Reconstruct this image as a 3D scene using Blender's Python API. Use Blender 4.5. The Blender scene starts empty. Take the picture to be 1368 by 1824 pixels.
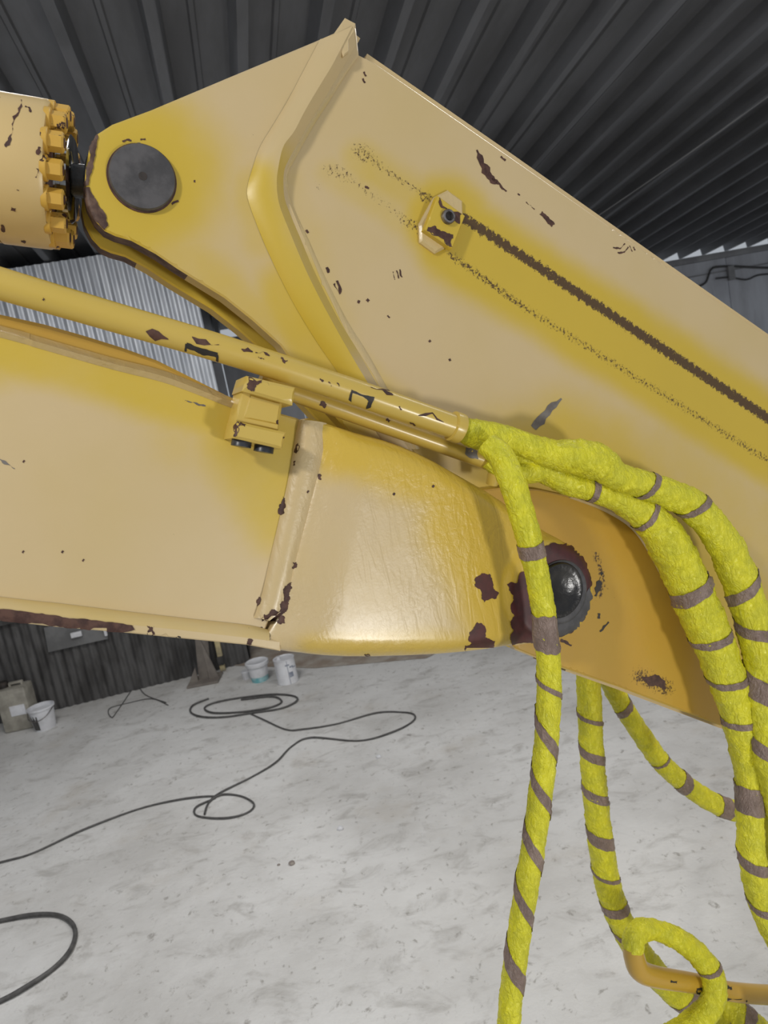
import bpy, bmesh, math, random
import numpy as np
from math import sin, cos, pi, radians, hypot
from mathutils import Vector, Matrix, noise as mnoise
from mathutils.geometry import delaunay_2d_cdt
from mathutils.bvhtree import BVHTree

random.seed(7)
scn = bpy.context.scene
COL = scn.collection

# ------------------------------------------------------------------ camera
F, CX, CY = 1330.0, 684.0, 912.0           # focal length and centre for a 1368 x 1824 frame
CAM = Vector((0, 0, 2.3))
_p, _r = radians(8.5), radians(11.0)
fw = Vector((0, cos(_p), -sin(_p)))
_u0, _r0 = Vector((0, sin(_p), cos(_p))), Vector((1, 0, 0))
cr = cos(_r) * _r0 - sin(_r) * _u0
cu = cos(_r) * _u0 + sin(_r) * _r0
camd = bpy.data.cameras.new('camera')
cam = bpy.data.objects.new('camera', camd)
COL.objects.link(cam)
cam.matrix_world = Matrix(((cr.x, cu.x, -fw.x, CAM.x), (cr.y, cu.y, -fw.y, CAM.y), (cr.z, cu.z, -fw.z, CAM.z), (0, 0, 0, 1)))
camd.sensor_width = 36.0
camd.lens = 36.0 * F / 1824.0
camd.clip_start = 0.05
camd.dof.use_dof = True
camd.dof.focus_distance = 1.35
camd.dof.aperture_fstop = 8.0
scn.camera = cam

# ------------------------------------------------------------------ light
world = bpy.data.worlds.new('overcast_sky')
scn.world = world
world.use_nodes = True
bg = world.node_tree.nodes['Background']
bg.inputs[0].default_value = (0.86, 0.92, 1.0, 1)
bg.inputs[1].default_value = 0.46


def area(name, loc, target, size, power, color):
    l = bpy.data.lights.new(name, 'AREA')
    l.shape = 'DISK'
    l.size = size
    l.energy = power
    l.color = color
    o = bpy.data.objects.new(name, l)
    COL.objects.link(o)
    o.location = loc
    o.rotation_euler = (Vector(target) - Vector(loc)).to_track_quat('-Z', 'Y').to_euler()
    return o


area('work_lamp', (-1.3, -1.0, 3.9), (0.1, 1.4, 2.2), 0.28, 42, (1.0, 0.97, 0.92))
area('work_lamp', (2.4, -1.45, 0.6), (0.1, 1.5, 2.1), 0.45, 50, (1.0, 0.98, 0.94))

area('floor_fill', (-1.6, 3.4, 4.25), (-1.6, 3.9, 0), 1.6, 80, (1.0, 0.98, 0.96))  # added overhead fill pair, no real fixture; brightens the floor and top edges
area('floor_fill', (1.8, 3.2, 4.25), (1.8, 3.7, 0), 1.6, 74, (1.0, 0.98, 0.96))

scn.view_settings.view_transform = 'Standard'
scn.view_settings.look = 'None'
scn.view_settings.gamma = 1.0
scn.view_settings.use_curve_mapping = False
scn.view_settings.exposure = -0.08

# ------------------------------------------------------------------ frames
def ray(x, y):
    return fw + (x - CX) / F * cr - (y - CY) / F * cu


YAW = radians(23.0)                        # machine plane: vertical, left end nearer the camera
E1 = Vector((cos(YAW), sin(YAW), 0))
EN = Vector((-sin(YAW), cos(YAW), 0))
ORG = CAM + ray(253, 318) * 1.19
MM = Matrix.Translation(ORG) @ Matrix.Rotation(YAW, 4, 'Z')
MI = MM.inverted()


def L(x, y, o=0.0):
    """photo pixel on the machine plane that lies o metres in front of the stick plate -> machine coordinates"""
    d = ray(x, y)
    t = ((ORG - EN * o - CAM).dot(EN)) / d.dot(EN)
    return MI @ (CAM + d * t)


def px_of(p):
    d = MM @ Vector(p) - CAM
    z = d.dot(fw)
    return CX + F * d.dot(cr) / z, CY - F * d.dot(cu) / z, z


def fl(x, y, z=0.0):
    d = ray(x, y)
    return CAM + d * ((z - CAM.z) / d.z)


BY = radians(9.7)                          # building frame
BM = Matrix.Rotation(BY, 4, 'Z')
BI = BM.inverted()


def on_wall(x, y, v):
    d = BI.to_3x3() @ ray(x, y)
    c = BI @ CAM
    return c + d * ((v - c.y) / d.y)


# ------------------------------------------------------------------ object helpers
def tag(o, label=None, cat=None, group=None, kind=None):
    if label: o['label'] = label
    if cat: o['category'] = cat
    if group: o['group'] = group
    if kind: o['kind'] = kind
    return o


def empty(name, mat=None):
    o = bpy.data.objects.new(name, None)
    o.empty_display_size = 0.05
    COL.objects.link(o)
    if mat is not None: o.matrix_world = mat
    return o


def mesh_obj(name, verts, faces, mat, parent=None, smooth=True, mw=None, attrs=None, sharp=None):
    me = bpy.data.meshes.new(name)
    me.from_pydata([tuple(v) for v in verts], [], faces)
    me.update()
    bm = bmesh.new(); bm.from_mesh(me)
    bmesh.ops.recalc_face_normals(bm, faces=bm.faces)
    bm.to_mesh(me); bm.free()
    if smooth:
        me.polygons.foreach_set('use_smooth', [True] * len(me.polygons))
        me.set_sharp_from_angle(angle=radians(sharp if sharp else 40))
    if attrs:
        for k, a in attrs.items():
            at = me.attributes.new(k, 'FLOAT', 'POINT')
            at.data.foreach_set('value', np.asarray(a, dtype=np.float32))
    me.materials.append(mat)
    o = bpy.data.objects.new(name, me)
    COL.objects.link(o)
    if parent is not None: o.parent = parent
    elif mw is not None: o.matrix_world = mw
    return o


def copy_tree(o, parent=None):
    c = o.copy()
    COL.objects.link(c)
    if parent is not None: c.parent = parent
    for ch in o.children: copy_tree(ch, c)
    return c


class MB:
    """collects shapes for one mesh"""
    def __init__(s): s.v, s.f = [], []

    def add(s, vs, fs):
        n = len(s.v)
        s.v += [Vector(v) for v in vs]
        s.f += [[i + n for i in f] for f in fs]
        return s

    def box(s, c, sx, sy, sz, rot=None, bev=0.0):
        bm = bmesh.new()
        bmesh.ops.create_cube(bm, size=1.0)
        bmesh.ops.scale(bm, vec=(sx, sy, sz), verts=bm.verts)
        if bev: bmesh.ops.bevel(bm, geom=bm.edges[:], offset=bev, segments=2, affect='EDGES', profile=0.6)
        if rot is not None: bmesh.ops.transform(bm, matrix=rot.to_4x4(), verts=bm.verts)
        bmesh.ops.translate(bm, vec=c, verts=bm.verts)
        bm.verts.index_update()
        s.add([v.co.copy() for v in bm.verts], [[v.index for v in f.verts] for f in bm.faces])
        bm.free()
        return s

    def lathe(s, prof, base, axis, n=40, hexa=False):
        """prof: (distance along axis, radius) list; open ends are capped"""
        axis = Vector(axis).normalized()
        a = axis.orthogonal().normalized(); b = axis.cross(a)
        vs, fs = [], []
        for t, r in prof:
            for k in range(n):
                q = 2 * pi * k / n
                vs.append(Vector(base) + axis * t + (a * cos(q) + b * sin(q)) * r)
        m = len(prof)
        for i in range(m - 1):
            for k in range(n):
                fs.append([i * n + k, i * n + (k + 1) % n, (i + 1) * n + (k + 1) % n, (i + 1) * n + k])
        fs.append(list(range(n))[::-1]); fs.append([(m - 1) * n + k for k in range(n)])
        return s.add(vs, fs)

    def build(s, name, mat, parent=None, mw=None, smooth=True, sharp=None, attrs=None):
        return mesh_obj(name, s.v, s.f, mat, parent, smooth, mw, attrs, sharp)


def catmull(pts, step):
    """resample a polyline of equal-length tuples with a Catmull-Rom spline; the first three entries are the position"""
    P = [np.array(p, dtype=float) for p in pts]
    P = [2 * P[0] - P[1]] + P + [2 * P[-1] - P[-2]]
    out = []
    for i in range(1, len(P) - 2):
        d = np.linalg.norm(P[i + 1][:3] - P[i][:3])
        n = max(1, int(math.ceil(d / step)))
        for k in range(n):
            t = k / n
            out.append(.5 * (2 * P[i] + (P[i + 1] - P[i - 1]) * t + (2 * P[i - 1] - 5 * P[i] + 4 * P[i + 1] - P[i + 2]) * t * t
                             + (3 * P[i] - P[i - 1] - 3 * P[i + 1] + P[i + 2]) * t ** 3))
    out.append(P[-2])
    return out


def frames(S, refdir):
    """tangent and two normals per sample; the first normal faces refdir(point)"""
    fr = []
    for i, p in enumerate(S):
        a = S[max(i - 1, 0)][:3]; b = S[min(i + 1, len(S) - 1)][:3]
        T = Vector(b - a).normalized()
        r = refdir(Vector(p[:3]))
        N = (r - T * r.dot(T)).normalized()
        fr.append((T, N, T.cross(-N)))          # third: right-hand side seen by the viewer when T runs down
    return fr


def tube(name, S, fr, mat, parent=None, mw=None, n=20, bump=None, cap=True):
    vs, fs, along = [], [], []
    s = 0
    for i, p in enumerate(S):
        if i: s += np.linalg.norm(p[:3] - S[i - 1][:3])
        T, N, B = fr[i]
        for k in range(n):
            q = 2 * pi * k / n - pi
            r = p[3]
            if bump: r *= bump(s, q, p)
            vs.append(Vector(p[:3]) + (N * cos(q) + B * sin(q)) * r)
            along.append(s)
    for i in range(len(S) - 1):
        for k in range(n):
            fs.append([i * n + k, i * n + (k + 1) % n, (i + 1) * n + (k + 1) % n, (i + 1) * n + k])
    if cap:
        fs.append(list(range(n))); fs.append([(len(S) - 1) * n + k for k in range(n)])
    return mesh_obj(name, vs, fs, mat, parent, True, mw, {'along': along}, 60)


# ------------------------------------------------------------------ materials
def new_mat(name):
    m = bpy.data.materials.new(name)
    m.use_nodes = True
    nt = m.node_tree
    b = nt.nodes['Principled BSDF']
    return m, nt, b


def N(nt, t, **kw):
    n = nt.nodes.new(t)
    for k, v in kw.items():
        if k.startswith('i_'):
            key = k[2:]
            n.inputs[int(key) if key.isdigit() else key].default_value = v
        else: setattr(n, k, v)
    return n


def noise_tex(nt, scale, detail=4, rough=.55, dist=0.0, vec=None, stretch=None):
    n = N(nt, 'ShaderNodeTexNoise')
    n.inputs['Scale'].default_value = scale; n.inputs['Detail'].default_value = detail
    n.inputs['Roughness'].default_value = rough; n.inputs['Distortion'].default_value = dist
    if vec is None:
        tc = N(nt, 'ShaderNodeTexCoord'); vec = tc.outputs['Object']
    if stretch:
        mp = N(nt, 'ShaderNodeMapping'); mp.inputs['Scale'].default_value = stretch
        nt.links.new(vec, mp.inputs[0]); vec = mp.outputs[0]
    nt.links.new(vec, n.inputs['Vector'])
    return n.outputs[0]


def ramp(nt, src, lo, hi, a=0.0, b=1.0):
    m = N(nt, 'ShaderNodeMapRange')
    m.interpolation_type = 'SMOOTHSTEP'
    for i, v in enumerate((lo, hi, a, b)): m.inputs[i + 1].default_value = v
    nt.links.new(src, m.inputs[0])
    return m.outputs[0]


def math_n(nt, op, a, b=None):
    m = N(nt, 'ShaderNodeMath', operation=op)
    for i, s in enumerate((a, b)):
        if s is None: continue
        if isinstance(s, (int, float)): m.inputs[i].default_value = s
        else: nt.links.new(s, m.inputs[i])
    return m.outputs[0]


def mixc(nt, fac, a, b, mode='MIX'):
    m = N(nt, 'ShaderNodeMix', data_type='RGBA', blend_type=mode)
    for i, s in ((0, fac), (6, a), (7, b)):
        if isinstance(s, (int, float)): m.inputs[i].default_value = s
        elif isinstance(s, tuple): m.inputs[i].default_value = (*s, 1) if len(s) == 3 else s
        else: nt.links.new(s, m.inputs[i])
    return m.outputs[2]


def bump_to(nt, b, h, strength, dist):
    n = N(nt, 'ShaderNodeBump')
    n.inputs['Strength'].default_value = strength; n.inputs['Distance'].default_value = dist
    nt.links.new(h, n.inputs['Height']); nt.links.new(n.outputs[0], b.inputs['Normal'])


def attr(nt, name):
    a = N(nt, 'ShaderNodeAttribute', attribute_name=name)
    return a.outputs['Fac']


PALE = (0.61, 0.465, 0.25)
FRESH = (0.60, 0.42, 0.045)
RUSTC = (0.035, 0.014, 0.010)


def paint(name, pale=PALE, fresh=FRESH, rough=.34, bias=0.0, peel=0.0, soot=(0.055, 0.024, 0.016), specks=True, coat=0.0):
    m, nt, b = new_mat(name)
    n1 = noise_tex(nt, 7, 5, .6)
    f = math_n(nt, 'ADD', attr(nt, 'fresh'), math_n(nt, 'MULTIPLY', math_n(nt, 'SUBTRACT', n1, .5), .55))
    f = ramp(nt, math_n(nt, 'ADD', f, bias), .05, .95)
    c = mixc(nt, f, pale, fresh)
    # slight olive and tan drift of the coat
    n2 = ramp(nt, noise_tex(nt, 3.2, 3), .35, .75)
    c = mixc(nt, math_n(nt, 'MULTIPLY', n2, .18), c, (0.50, 0.36, 0.05))
    if specks:
        sp = ramp(nt, noise_tex(nt, 60, 3, .6), .745, .775)
        sp2 = ramp(nt, noise_tex(nt, 9, 2), .5, .62)
        c = mixc(nt, math_n(nt, 'MULTIPLY', math_n(nt, 'MULTIPLY', sp, sp2), .75), c, (0.10, 0.05, 0.02))
    s = math_n(nt, 'ADD', attr(nt, 'soot'), math_n(nt, 'MULTIPLY', math_n(nt, 'SUBTRACT', noise_tex(nt, 170, 4, .75), .5), 2.2))
    s = ramp(nt, s, .48, .72)
    has = ramp(nt, attr(nt, 'soot'), .02, .2)
    c = mixc(nt, math_n(nt, 'MULTIPLY', math_n(nt, 'MULTIPLY', s, has), .93), c, soot)
    nt.links.new(c, b.inputs['Base Color'])
    rr = N(nt, 'ShaderNodeMapRange')
    rr.inputs[3].default_value = rough - .06; rr.inputs[4].default_value = rough + .12
    nt.links.new(noise_tex(nt, 14, 4), rr.inputs[0])
    nt.links.new(rr.outputs[0], b.inputs['Roughness'])
    h = noise_tex(nt, 220, 2, .5)
    if peel:
        h2 = noise_tex(nt, 75, 3, .55, 0.4)
        where = ramp(nt, noise_tex(nt, 6, 2), .38, .66)
        h3 = noise_tex(nt, 26, 2, .5, 1.2, stretch=(1.6, 1, .35))
        h = math_n(nt, 'ADD', math_n(nt, 'MULTIPLY', h, .12), math_n(nt, 'ADD', math_n(nt, 'MULTIPLY', h2, where), math_n(nt, 'MULTIPLY', h3, .9)))
        bump_to(nt, b, h, 1.0, peel)
    else:
        h4 = noise_tex(nt, 18, 2, .5)
        bump_to(nt, b, math_n(nt, 'ADD', math_n(nt, 'MULTIPLY', h, .10), h4), .55, .0012)
    if coat:
        b.inputs['Coat Weight'].default_value = coat
        b.inputs['Coat Roughness'].default_value = .2
    return m


def plain(name, c1, c2=None, rough=.6, scale=30, metal=0.0, bump=0.0, bscale=60, stretch=None, lo=.35, hi=.65, spec=.5):
    m, nt, b = new_mat(name)
    c2 = c2 or tuple(x * .7 for x in c1)
    f = ramp(nt, noise_tex(nt, scale, 5, .6, stretch=stretch), lo, hi)
    nt.links.new(mixc(nt, f, c1, c2), b.inputs['Base Color'])
    b.inputs['Roughness'].default_value = rough
    b.inputs['Metallic'].default_value = metal
    b.inputs['Specular IOR Level'].default_value = spec
    if bump: bump_to(nt, b, noise_tex(nt, bscale, 4, .6), 1.0, bump)
    return m


M_stick = paint('stick_paint', rough=.36)
M_boom = paint('boom_paint', rough=.36)
M_nose = paint('cast_nose_paint', fresh=(0.64, 0.43, 0.05), rough=.36, bias=.15, peel=.0023, coat=.35)
M_weld = paint('glossy_weld_paint', rough=.20, bias=.25, peel=.0022, specks=False, coat=.5)
M_pipe = paint('pipe_paint', pale=(0.60, 0.43, 0.10), fresh=(0.60, 0.40, 0.04), rough=.30, bias=.35, coat=.3)
M_orange = paint('warm_shaded_paint', pale=(0.55, 0.34, 0.06), fresh=(0.54, 0.295, 0.02), rough=.3, bias=.5, coat=.3)  # warm yellow coat, darkened to stand for shade on the doubler
M_cyl = paint('cylinder_paint', pale=(0.62, 0.45, 0.20), fresh=(0.60, 0.40, 0.07), rough=.33)
M_chipped = plain('chipped_bolt_paint', (0.60, 0.36, 0.06), (0.05, 0.02, 0.012), rough=.4, scale=45, lo=.60, hi=.63)
M_rust = plain('bare_rusty_steel', (0.045, 0.016, 0.011), (0.10, 0.045, 0.03), rough=.62, scale=60, bump=.0006, bscale=120)
M_primer = plain('maroon_primer', (0.085, 0.018, 0.018), (0.055, 0.013, 0.012), rough=.5, scale=40)
M_oldrust = plain('brown_scraped_edge', (0.13, 0.075, 0.05), (0.05, 0.022, 0.015), rough=.6, scale=45, bump=.001, bscale=90)
M_pin = plain('dark_pin_steel', (0.095, 0.090, 0.093), (0.05, 0.048, 0.05), rough=.55, scale=24, bump=.0005, bscale=90)
M_grease = plain('greasy_black_steel', (0.012, 0.011, 0.011), (0.03, 0.026, 0.022), rough=.25, scale=20, bump=.0015, bscale=40)
M_chrome = plain('chrome_rod', (0.55, 0.55, 0.55), (0.4, 0.4, 0.38), rough=.12, metal=1.0)
M_black = plain('black_scuff', (0.02, 0.018, 0.016), (0.04, 0.03, 0.025), rough=.6)
M_grey = plain('grey_scuff', (0.20, 0.18, 0.16), (0.13, 0.11, 0.10), rough=.5)
M_steel = plain('worn_steel', (0.30, 0.28, 0.27), (0.12, 0.10, 0.09), rough=.35, metal=.8, scale=60)
M_boltk = plain('black_bolt', (0.02, 0.022, 0.028), (0.035, 0.04, 0.05), rough=.35)


def tape_mat(name, c1, c2, trans=.1):
    m, nt, b = new_mat(name)
    n = ramp(nt, noise_tex(nt, 32, 4, .6), .3, .7)
    c = mixc(nt, n, c1, c2)
    dirt = ramp(nt, noise_tex(nt, 40, 5, .7), .70, .80)
    c = mixc(nt, math_n(nt, 'MULTIPLY', dirt, .5), c, (0.16, 0.13, 0.02))
    nt.links.new(c, b.inputs['Base Color'])
    b.inputs['Roughness'].default_value = .34
    h = math_n(nt, 'ADD', ramp(nt, noise_tex(nt, 70, 4, .6, 2.2, stretch=(1, 1, .5)), .3, .7), math_n(nt, 'MULTIPLY', noise_tex(nt, 210, 3), .5))
    bump_to(nt, b, h, .75, .0032)
    return m


M_tape = tape_mat('yellow_wrapping_film', (0.80, 0.74, 0.025), (0.66, 0.63, 0.03))
M_brown = tape_mat('brown_masking_tape', (0.30, 0.215, 0.175), (0.22, 0.155, 0.125))
# floor
M_floor, nt, b = new_mat('dusty_concrete')
tc = N(nt, 'ShaderNodeTexCoord')
c = mixc(nt, ramp(nt, noise_tex(nt, .9, 6, .6), .35, .70), (0.66, 0.655, 0.64), (0.50, 0.49, 0.47))
c = mixc(nt, math_n(nt, 'MULTIPLY', ramp(nt, noise_tex(nt, 4.5, 7, .65, .6, stretch=(1, 1.6, 1)), .50, .72), .55), c, (0.30, 0.285, 0.26))
c = mixc(nt, math_n(nt, 'MULTIPLY', ramp(nt, noise_tex(nt, 16, 6, .7, .4, stretch=(1.2, 1, 1)), .57, .70), .65), c, (0.20, 0.185, 0.16))
c = mixc(nt, math_n(nt, 'MULTIPLY', ramp(nt, noise_tex(nt, 1.7, 4, .6), .55, .75), .35), c, (0.40, 0.35, 0.28))
nt.links.new(c, b.inputs['Base Color'])
b.inputs['Roughness'].default_value = .75
bump_to(nt, b, noise_tex(nt, 12, 7, .65), .6, .012)
M_mud = plain('damp_earth', (0.30, 0.24, 0.19), (0.42, 0.38, 0.33), rough=.8, scale=5, bump=.01, bscale=15)
# metal sheets
M_galv = plain('galvanised_sheet', (0.66, 0.69, 0.74), (0.46, 0.49, 0.54), rough=.42, metal=.35, scale=2.5, stretch=(3, 3, .5))
M_dark = plain('sooty_sheet', (0.085, 0.083, 0.082), (0.035, 0.033, 0.032), rough=.6, scale=3, stretch=(3, 3, .8))
M_roof = plain('weathered_roof_sheet', (0.19, 0.195, 0.21), (0.135, 0.137, 0.145), rough=.5, metal=.2, scale=1.6, stretch=(2, .4, 1))
M_back = plain('pale_back_wall', (0.62, 0.64, 0.69), (0.46, 0.47, 0.51), rough=.6, scale=1.2, stretch=(2, 2, .5))
M_beam = plain('grey_beam', (0.33, 0.33, 0.34), (0.24, 0.24, 0.25), rough=.6, scale=3)
M_cable = plain('grey_rubber_cable', (0.055, 0.053, 0.052), (0.09, 0.088, 0.085), rough=.6)
M_white = plain('white_plastic', (0.70, 0.71, 0.74), (0.58, 0.58, 0.60), rough=.4, scale=9)
M_teal = plain('teal_paint_spill', (0.10, 0.36, 0.40), (0.35, 0.55, 0.58), rough=.4, scale=18)
M_jerry = plain('cloudy_jerrycan_plastic', (0.36, 0.34, 0.29), (0.24, 0.225, 0.19), rough=.5, scale=8)
M_print = plain('grey_print', (0.20, 0.22, 0.28), (0.30, 0.32, 0.38), rough=.5, scale=40)
M_wood = plain('dusty_brown_post', (0.22, 0.195, 0.17), (0.15, 0.13, 0.115), rough=.7, scale=6)
M_ypole = plain('pale_yellow_pole', (0.50, 0.42, 0.22), (0.16, 0.14, 0.12), rough=.6, scale=5)
M_panel = plain('grey_flat_sheet', (0.17, 0.17, 0.17), (0.11, 0.11, 0.11), rough=.5, scale=4)
M_stone = plain('small_stone', (0.16, 0.13, 0.12), (0.28, 0.25, 0.22), rough=.8, scale=50)

# ------------------------------------------------------------------ the setting
V1, V2 = 7.4, 12.0


def roof_z(v): return 4.08 - .08 * (v - V1)


def struct(o): return tag(o, kind='structure')


floor = struct(mesh_obj('floor', [(-30, -25, 0), (30, -25, 0), (30, 25, 0), (-30, 25, 0)], [[0, 1, 2, 3]], M_floor))

# roof: trapezoidal sheets, ribs running away from the camera
ceiling = struct(empty('ceiling', BM))
PER = .45
prof = [(0, 0), (.06, 0), (.085, .13), (.215, .13), (.225, .115), (.250, .115), (.26, .13), (.425, .13)]
xs, zs = [], []
for k in range(3):
    for a, h in prof: xs.append(a + k * PER); zs.append(h)
xs += [3 * PER, 3 * PER + .055]; zs += [0, 0]
va, vb = 2.4, V2 + .25
vs, fs = [], []
NV = 14
for j in range(NV + 1):
    v = va + (vb - va) * j / NV
    for a, h in zip(xs, zs): vs.append((a, v, roof_z(v) + h + (.003 if a < .1 else 0)))
n = len(xs)
for j in range(NV):
    for i in range(n - 1): fs.append([j * n + i, j * n + i + 1, (j + 1) * n + i + 1, (j + 1) * n + i])
me0 = None
for k in range(-8, 9):
    if me0 is None:
        o = mesh_obj('roof_sheet', vs, fs, M_roof, ceiling, True, None, None, 20); me0 = o.data
    else:
        o = bpy.data.objects.new('roof_sheet', me0); COL.objects.link(o); o.parent = ceiling
    o.location = (k * 3 * PER, 0, 0)


def wave_sheet(w, h, per=.078, amp=.009, skew=0.0):
    n = int(w / per * 8)
    vs, fs = [], []
    for i in range(n + 1):
        x = w * i / n
        y = -amp * cos(2 * pi * x / per)
        vs += [(x, y, 0), (x, y, h)]
    for i in range(n): fs.append([2 * i, 2 * i + 2, 2 * i + 3, 2 * i + 1])
    return vs, fs


def sheet_run(name, parent, u0, u1, v, h, mat, w=.858, along='u', z0=0.0, jig=0.0):
    vs, fs = wave_sheet(w + .02, h)
    me = None
    k = 0
    u = u1 - w
    while u > u0 - w:
        if me is None:
            o = mesh_obj(name, vs, fs, mat, parent, True, None, None, 80); me = o.data
        else:
            o = bpy.data.objects.new(name, me); COL.objects.link(o); o.parent = parent
        if along == 'u': o.location = (u, v + .004 * (k % 2), z0 + jig * random.uniform(-1, 1))
        else:
            o.location = (v + .004 * (k % 2), u, z0); o.rotation_euler = (0, 0, pi / 2)
        u -= w; k += 1


UEND = (BI @ fl(446, 1187)).x
UTOP = on_wall(368, 620, V1).x
wl = struct(empty('wall_left', BM))
sheet_run('wall_sheet', wl, -9.5, UTOP, V1, 3.12, M_galv, z0=.94)
wr = struct(empty('wall_return', BM))
sheet_run('wall_sheet', wr, V1 + .06, V2, UEND, 3.7, M_dark, w=.91, along='v')
dk = struct(empty('wall_lower_cladding', BM))
sheet_run('cladding_sheet', dk, -9.5, UEND - .02, V1 - .05, .93, M_dark, jig=.012)
MB().box((UEND / 2 - 4.75, V1 - .075, .955), UEND + 9.5, .05, .06).build('trim_1', M_dark, mw=BM)
struct(bpy.data.objects['trim_1'])
# back wall: plain sheets with upright seams, beam on top
wb = struct(empty('wall_back', BM))
me = None
for k in range(-10, 10):
    vs = []
    if me is None:
        o = MB().box((.55, 0, 1.78), 1.085, .06, 3.56, bev=.008).build('wall_panel', M_back, wb); me = o.data
    else:
        o = bpy.data.objects.new('wall_panel', me); COL.objects.link(o); o.parent = wb
    o.location = (k * 1.1, V2, 0)
MB().box((0, V2 - .06, 3.60), 22, .12, .10, bev=.01).build('trim_2', M_beam, mw=BM); struct(bpy.data.objects['trim_2'])
MB().box((0, V2 - .045, 3.33), 22, .02, .02).build('trim_3', M_beam, mw=BM); struct(bpy.data.objects['trim_3'])
ws = struct(empty('wall_side', BM))
sheet_run('wall_sheet', ws, -1.6, V1, -9.4, 4.3, M_dark, along='v')
# damp ground seen past the end of the sheet wall
mud = mesh_obj('floor_earth_strip', [fl(400, 1185, .004), fl(560, 1190, .004), fl(760, 1172, .004), fl(900, 1100, .004), fl(500, 1100, .004)], [[0, 1, 2, 3, 4]], M_mud)
struct(mud)


# ------------------------------------------------------------------ plates
def resample(pts, step, closed=True, smooth=0):
    P = [np.array(p, float) for p in pts]
    for _ in range(smooth):
        Q = []
        m = len(P)
        for i in range(m if closed else m - 1):
            a, b_ = P[i], P[(i + 1) % m]
            Q += [a * .75 + b_ * .25, a * .25 + b_ * .75]
        if not closed: Q = [P[0]] + Q + [P[-1]]
        P = Q
    out = []
    m = len(P)
    for i in range(m if closed else m - 1):
        a, b_ = P[i], P[(i + 1) % m]
        n = max(1, int(math.ceil(np.linalg.norm(b_ - a) / step)))
        for k in range(n): out.append(a + (b_ - a) * k / n)
    if not closed: out.append(P[-1])
    return out


def seg_dist(Q, a, b):
    Q = np.asarray(Q); a = np.asarray(a, float); b = np.asarray(b, float)
    d = b - a
    t = np.clip(((Q - a) @ d) / max(d @ d, 1e-12), 0, 1)
    return np.linalg.norm(Q - (a + t[:, None] * d), axis=1)


def poly_dist(Q, poly):
    r = np.full(len(Q), 1e9)
    for i in range(len(poly)): r = np.minimum(r, seg_dist(Q, poly[i], poly[(i + 1) % len(poly)]))
    return r


def inside(Q, poly):
    Q = np.asarray(Q); P = np.asarray(poly)
    r = np.zeros(len(Q), bool)
    x, y = Q[:, 0], Q[:, 1]
    for i in range(len(P)):
        x1, y1 = P[i]; x2, y2 = P[(i + 1) % len(P)]
        if y1 == y2: continue
        c = ((y1 > y) != (y2 > y)) & (x < (x2 - x1) * (y - y1) / (y2 - y1) + x1)
        r ^= c
    return r


def to2(pts, o): return [(lambda p: (p.x, p.z))(L(x, y, o)) for x, y in pts]


def plate(name, outline_px, o, thick, mat, parent, res=.012, bevel=.003, smooth=0, relief=None, masks=None, plain2=None, step=None, edge=None):
    """solid plate whose outline lies on the machine plane at offset o; relief(px array, edge distance) adds to the front face"""
    out = plain2 if plain2 is not None else to2(outline_px, o)
    out = [tuple(p) for p in resample(out, step or res, True, smooth)]
    P = np.array(out)
    area2 = np.sum(P[:, 0] * np.roll(P[:, 1], -1) - np.roll(P[:, 0], -1) * P[:, 1])
    if area2 < 0: out = out[::-1]; P = P[::-1]
    lo, hi = P.min(0), P.max(0)
    gx = np.arange(lo[0], hi[0], res); gz = np.arange(lo[1], hi[1], res)
    G = np.array([(x + (res / 2 if j % 2 else 0), z) for j, z in enumerate(gz) for x in gx])
    G = G[inside(G, P)]
    dG = poly_dist(G, P) if len(G) else np.zeros(0)
    G = G[dG > max(bevel * 1.6, res * .45)]
    # inner ring for the rounded edge
    m = len(P)
    nrm = []
    for i in range(m):
        t = P[(i + 1) % m] - P[i - 1]
        t = t / (np.linalg.norm(t) + 1e-9)
        nrm.append((-t[1], t[0]))
    ring = P + np.array(nrm) * bevel
    ok = inside(ring, P) & (poly_dist(ring, P) > bevel * .6)
    ring = ring[ok]
    allp = [Vector(p) for p in P] + [Vector(p) for p in ring] + [Vector(p) for p in G]
    v2, e2, f2, ov, oe, of = delaunay_2d_cdt(allp, [(i, (i + 1) % m) for i in range(m)], [], 1, 1e-6)
    V = np.array([(p.x, p.y) for p in v2])
    dE = poly_dist(V, P)
    h = np.where(dE < 1e-5, -bevel, 0.0)
    if relief is not None:
        px = np.array([px_of((x, -o, z))[:2] for x, z in V])
        h = h + relief(px, dE)
    front = [(x, -(o + hh), z) for (x, z), hh in zip(V, h)]
    faces = [list(f) for f in f2]
    nb = len(front)
    onb = [int(np.argmin(np.sum((V - p) ** 2, axis=1))) for p in P]
    back = [(p[0], -(o - thick), p[1]) for p in P]
    for i in range(m):
        j = (i + 1) % m
        if onb[i] != onb[j]: faces.append([onb[i], onb[j], nb + j, nb + i])
    faces.append([nb + i for i in range(m)][::-1])
    attrs = None
    verts = front + back
    if masks:
        px = np.array([px_of(p)[:2] for p in verts])
        attrs = {k: np.clip(fn(px), 0, 1) for k, fn in masks.items()}
    ob = mesh_obj(name, verts, faces, mat, parent, True, None, attrs, 35)
    if edge:
        ob.data.materials.append(edge[0])
        for k in range(len(f2), len(ob.data.polygons) - 1):
            if edge[1](*px_of(ob.data.polygons[k].center)[:2]): ob.data.polygons[k].material_index = 1
    return ob


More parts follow.
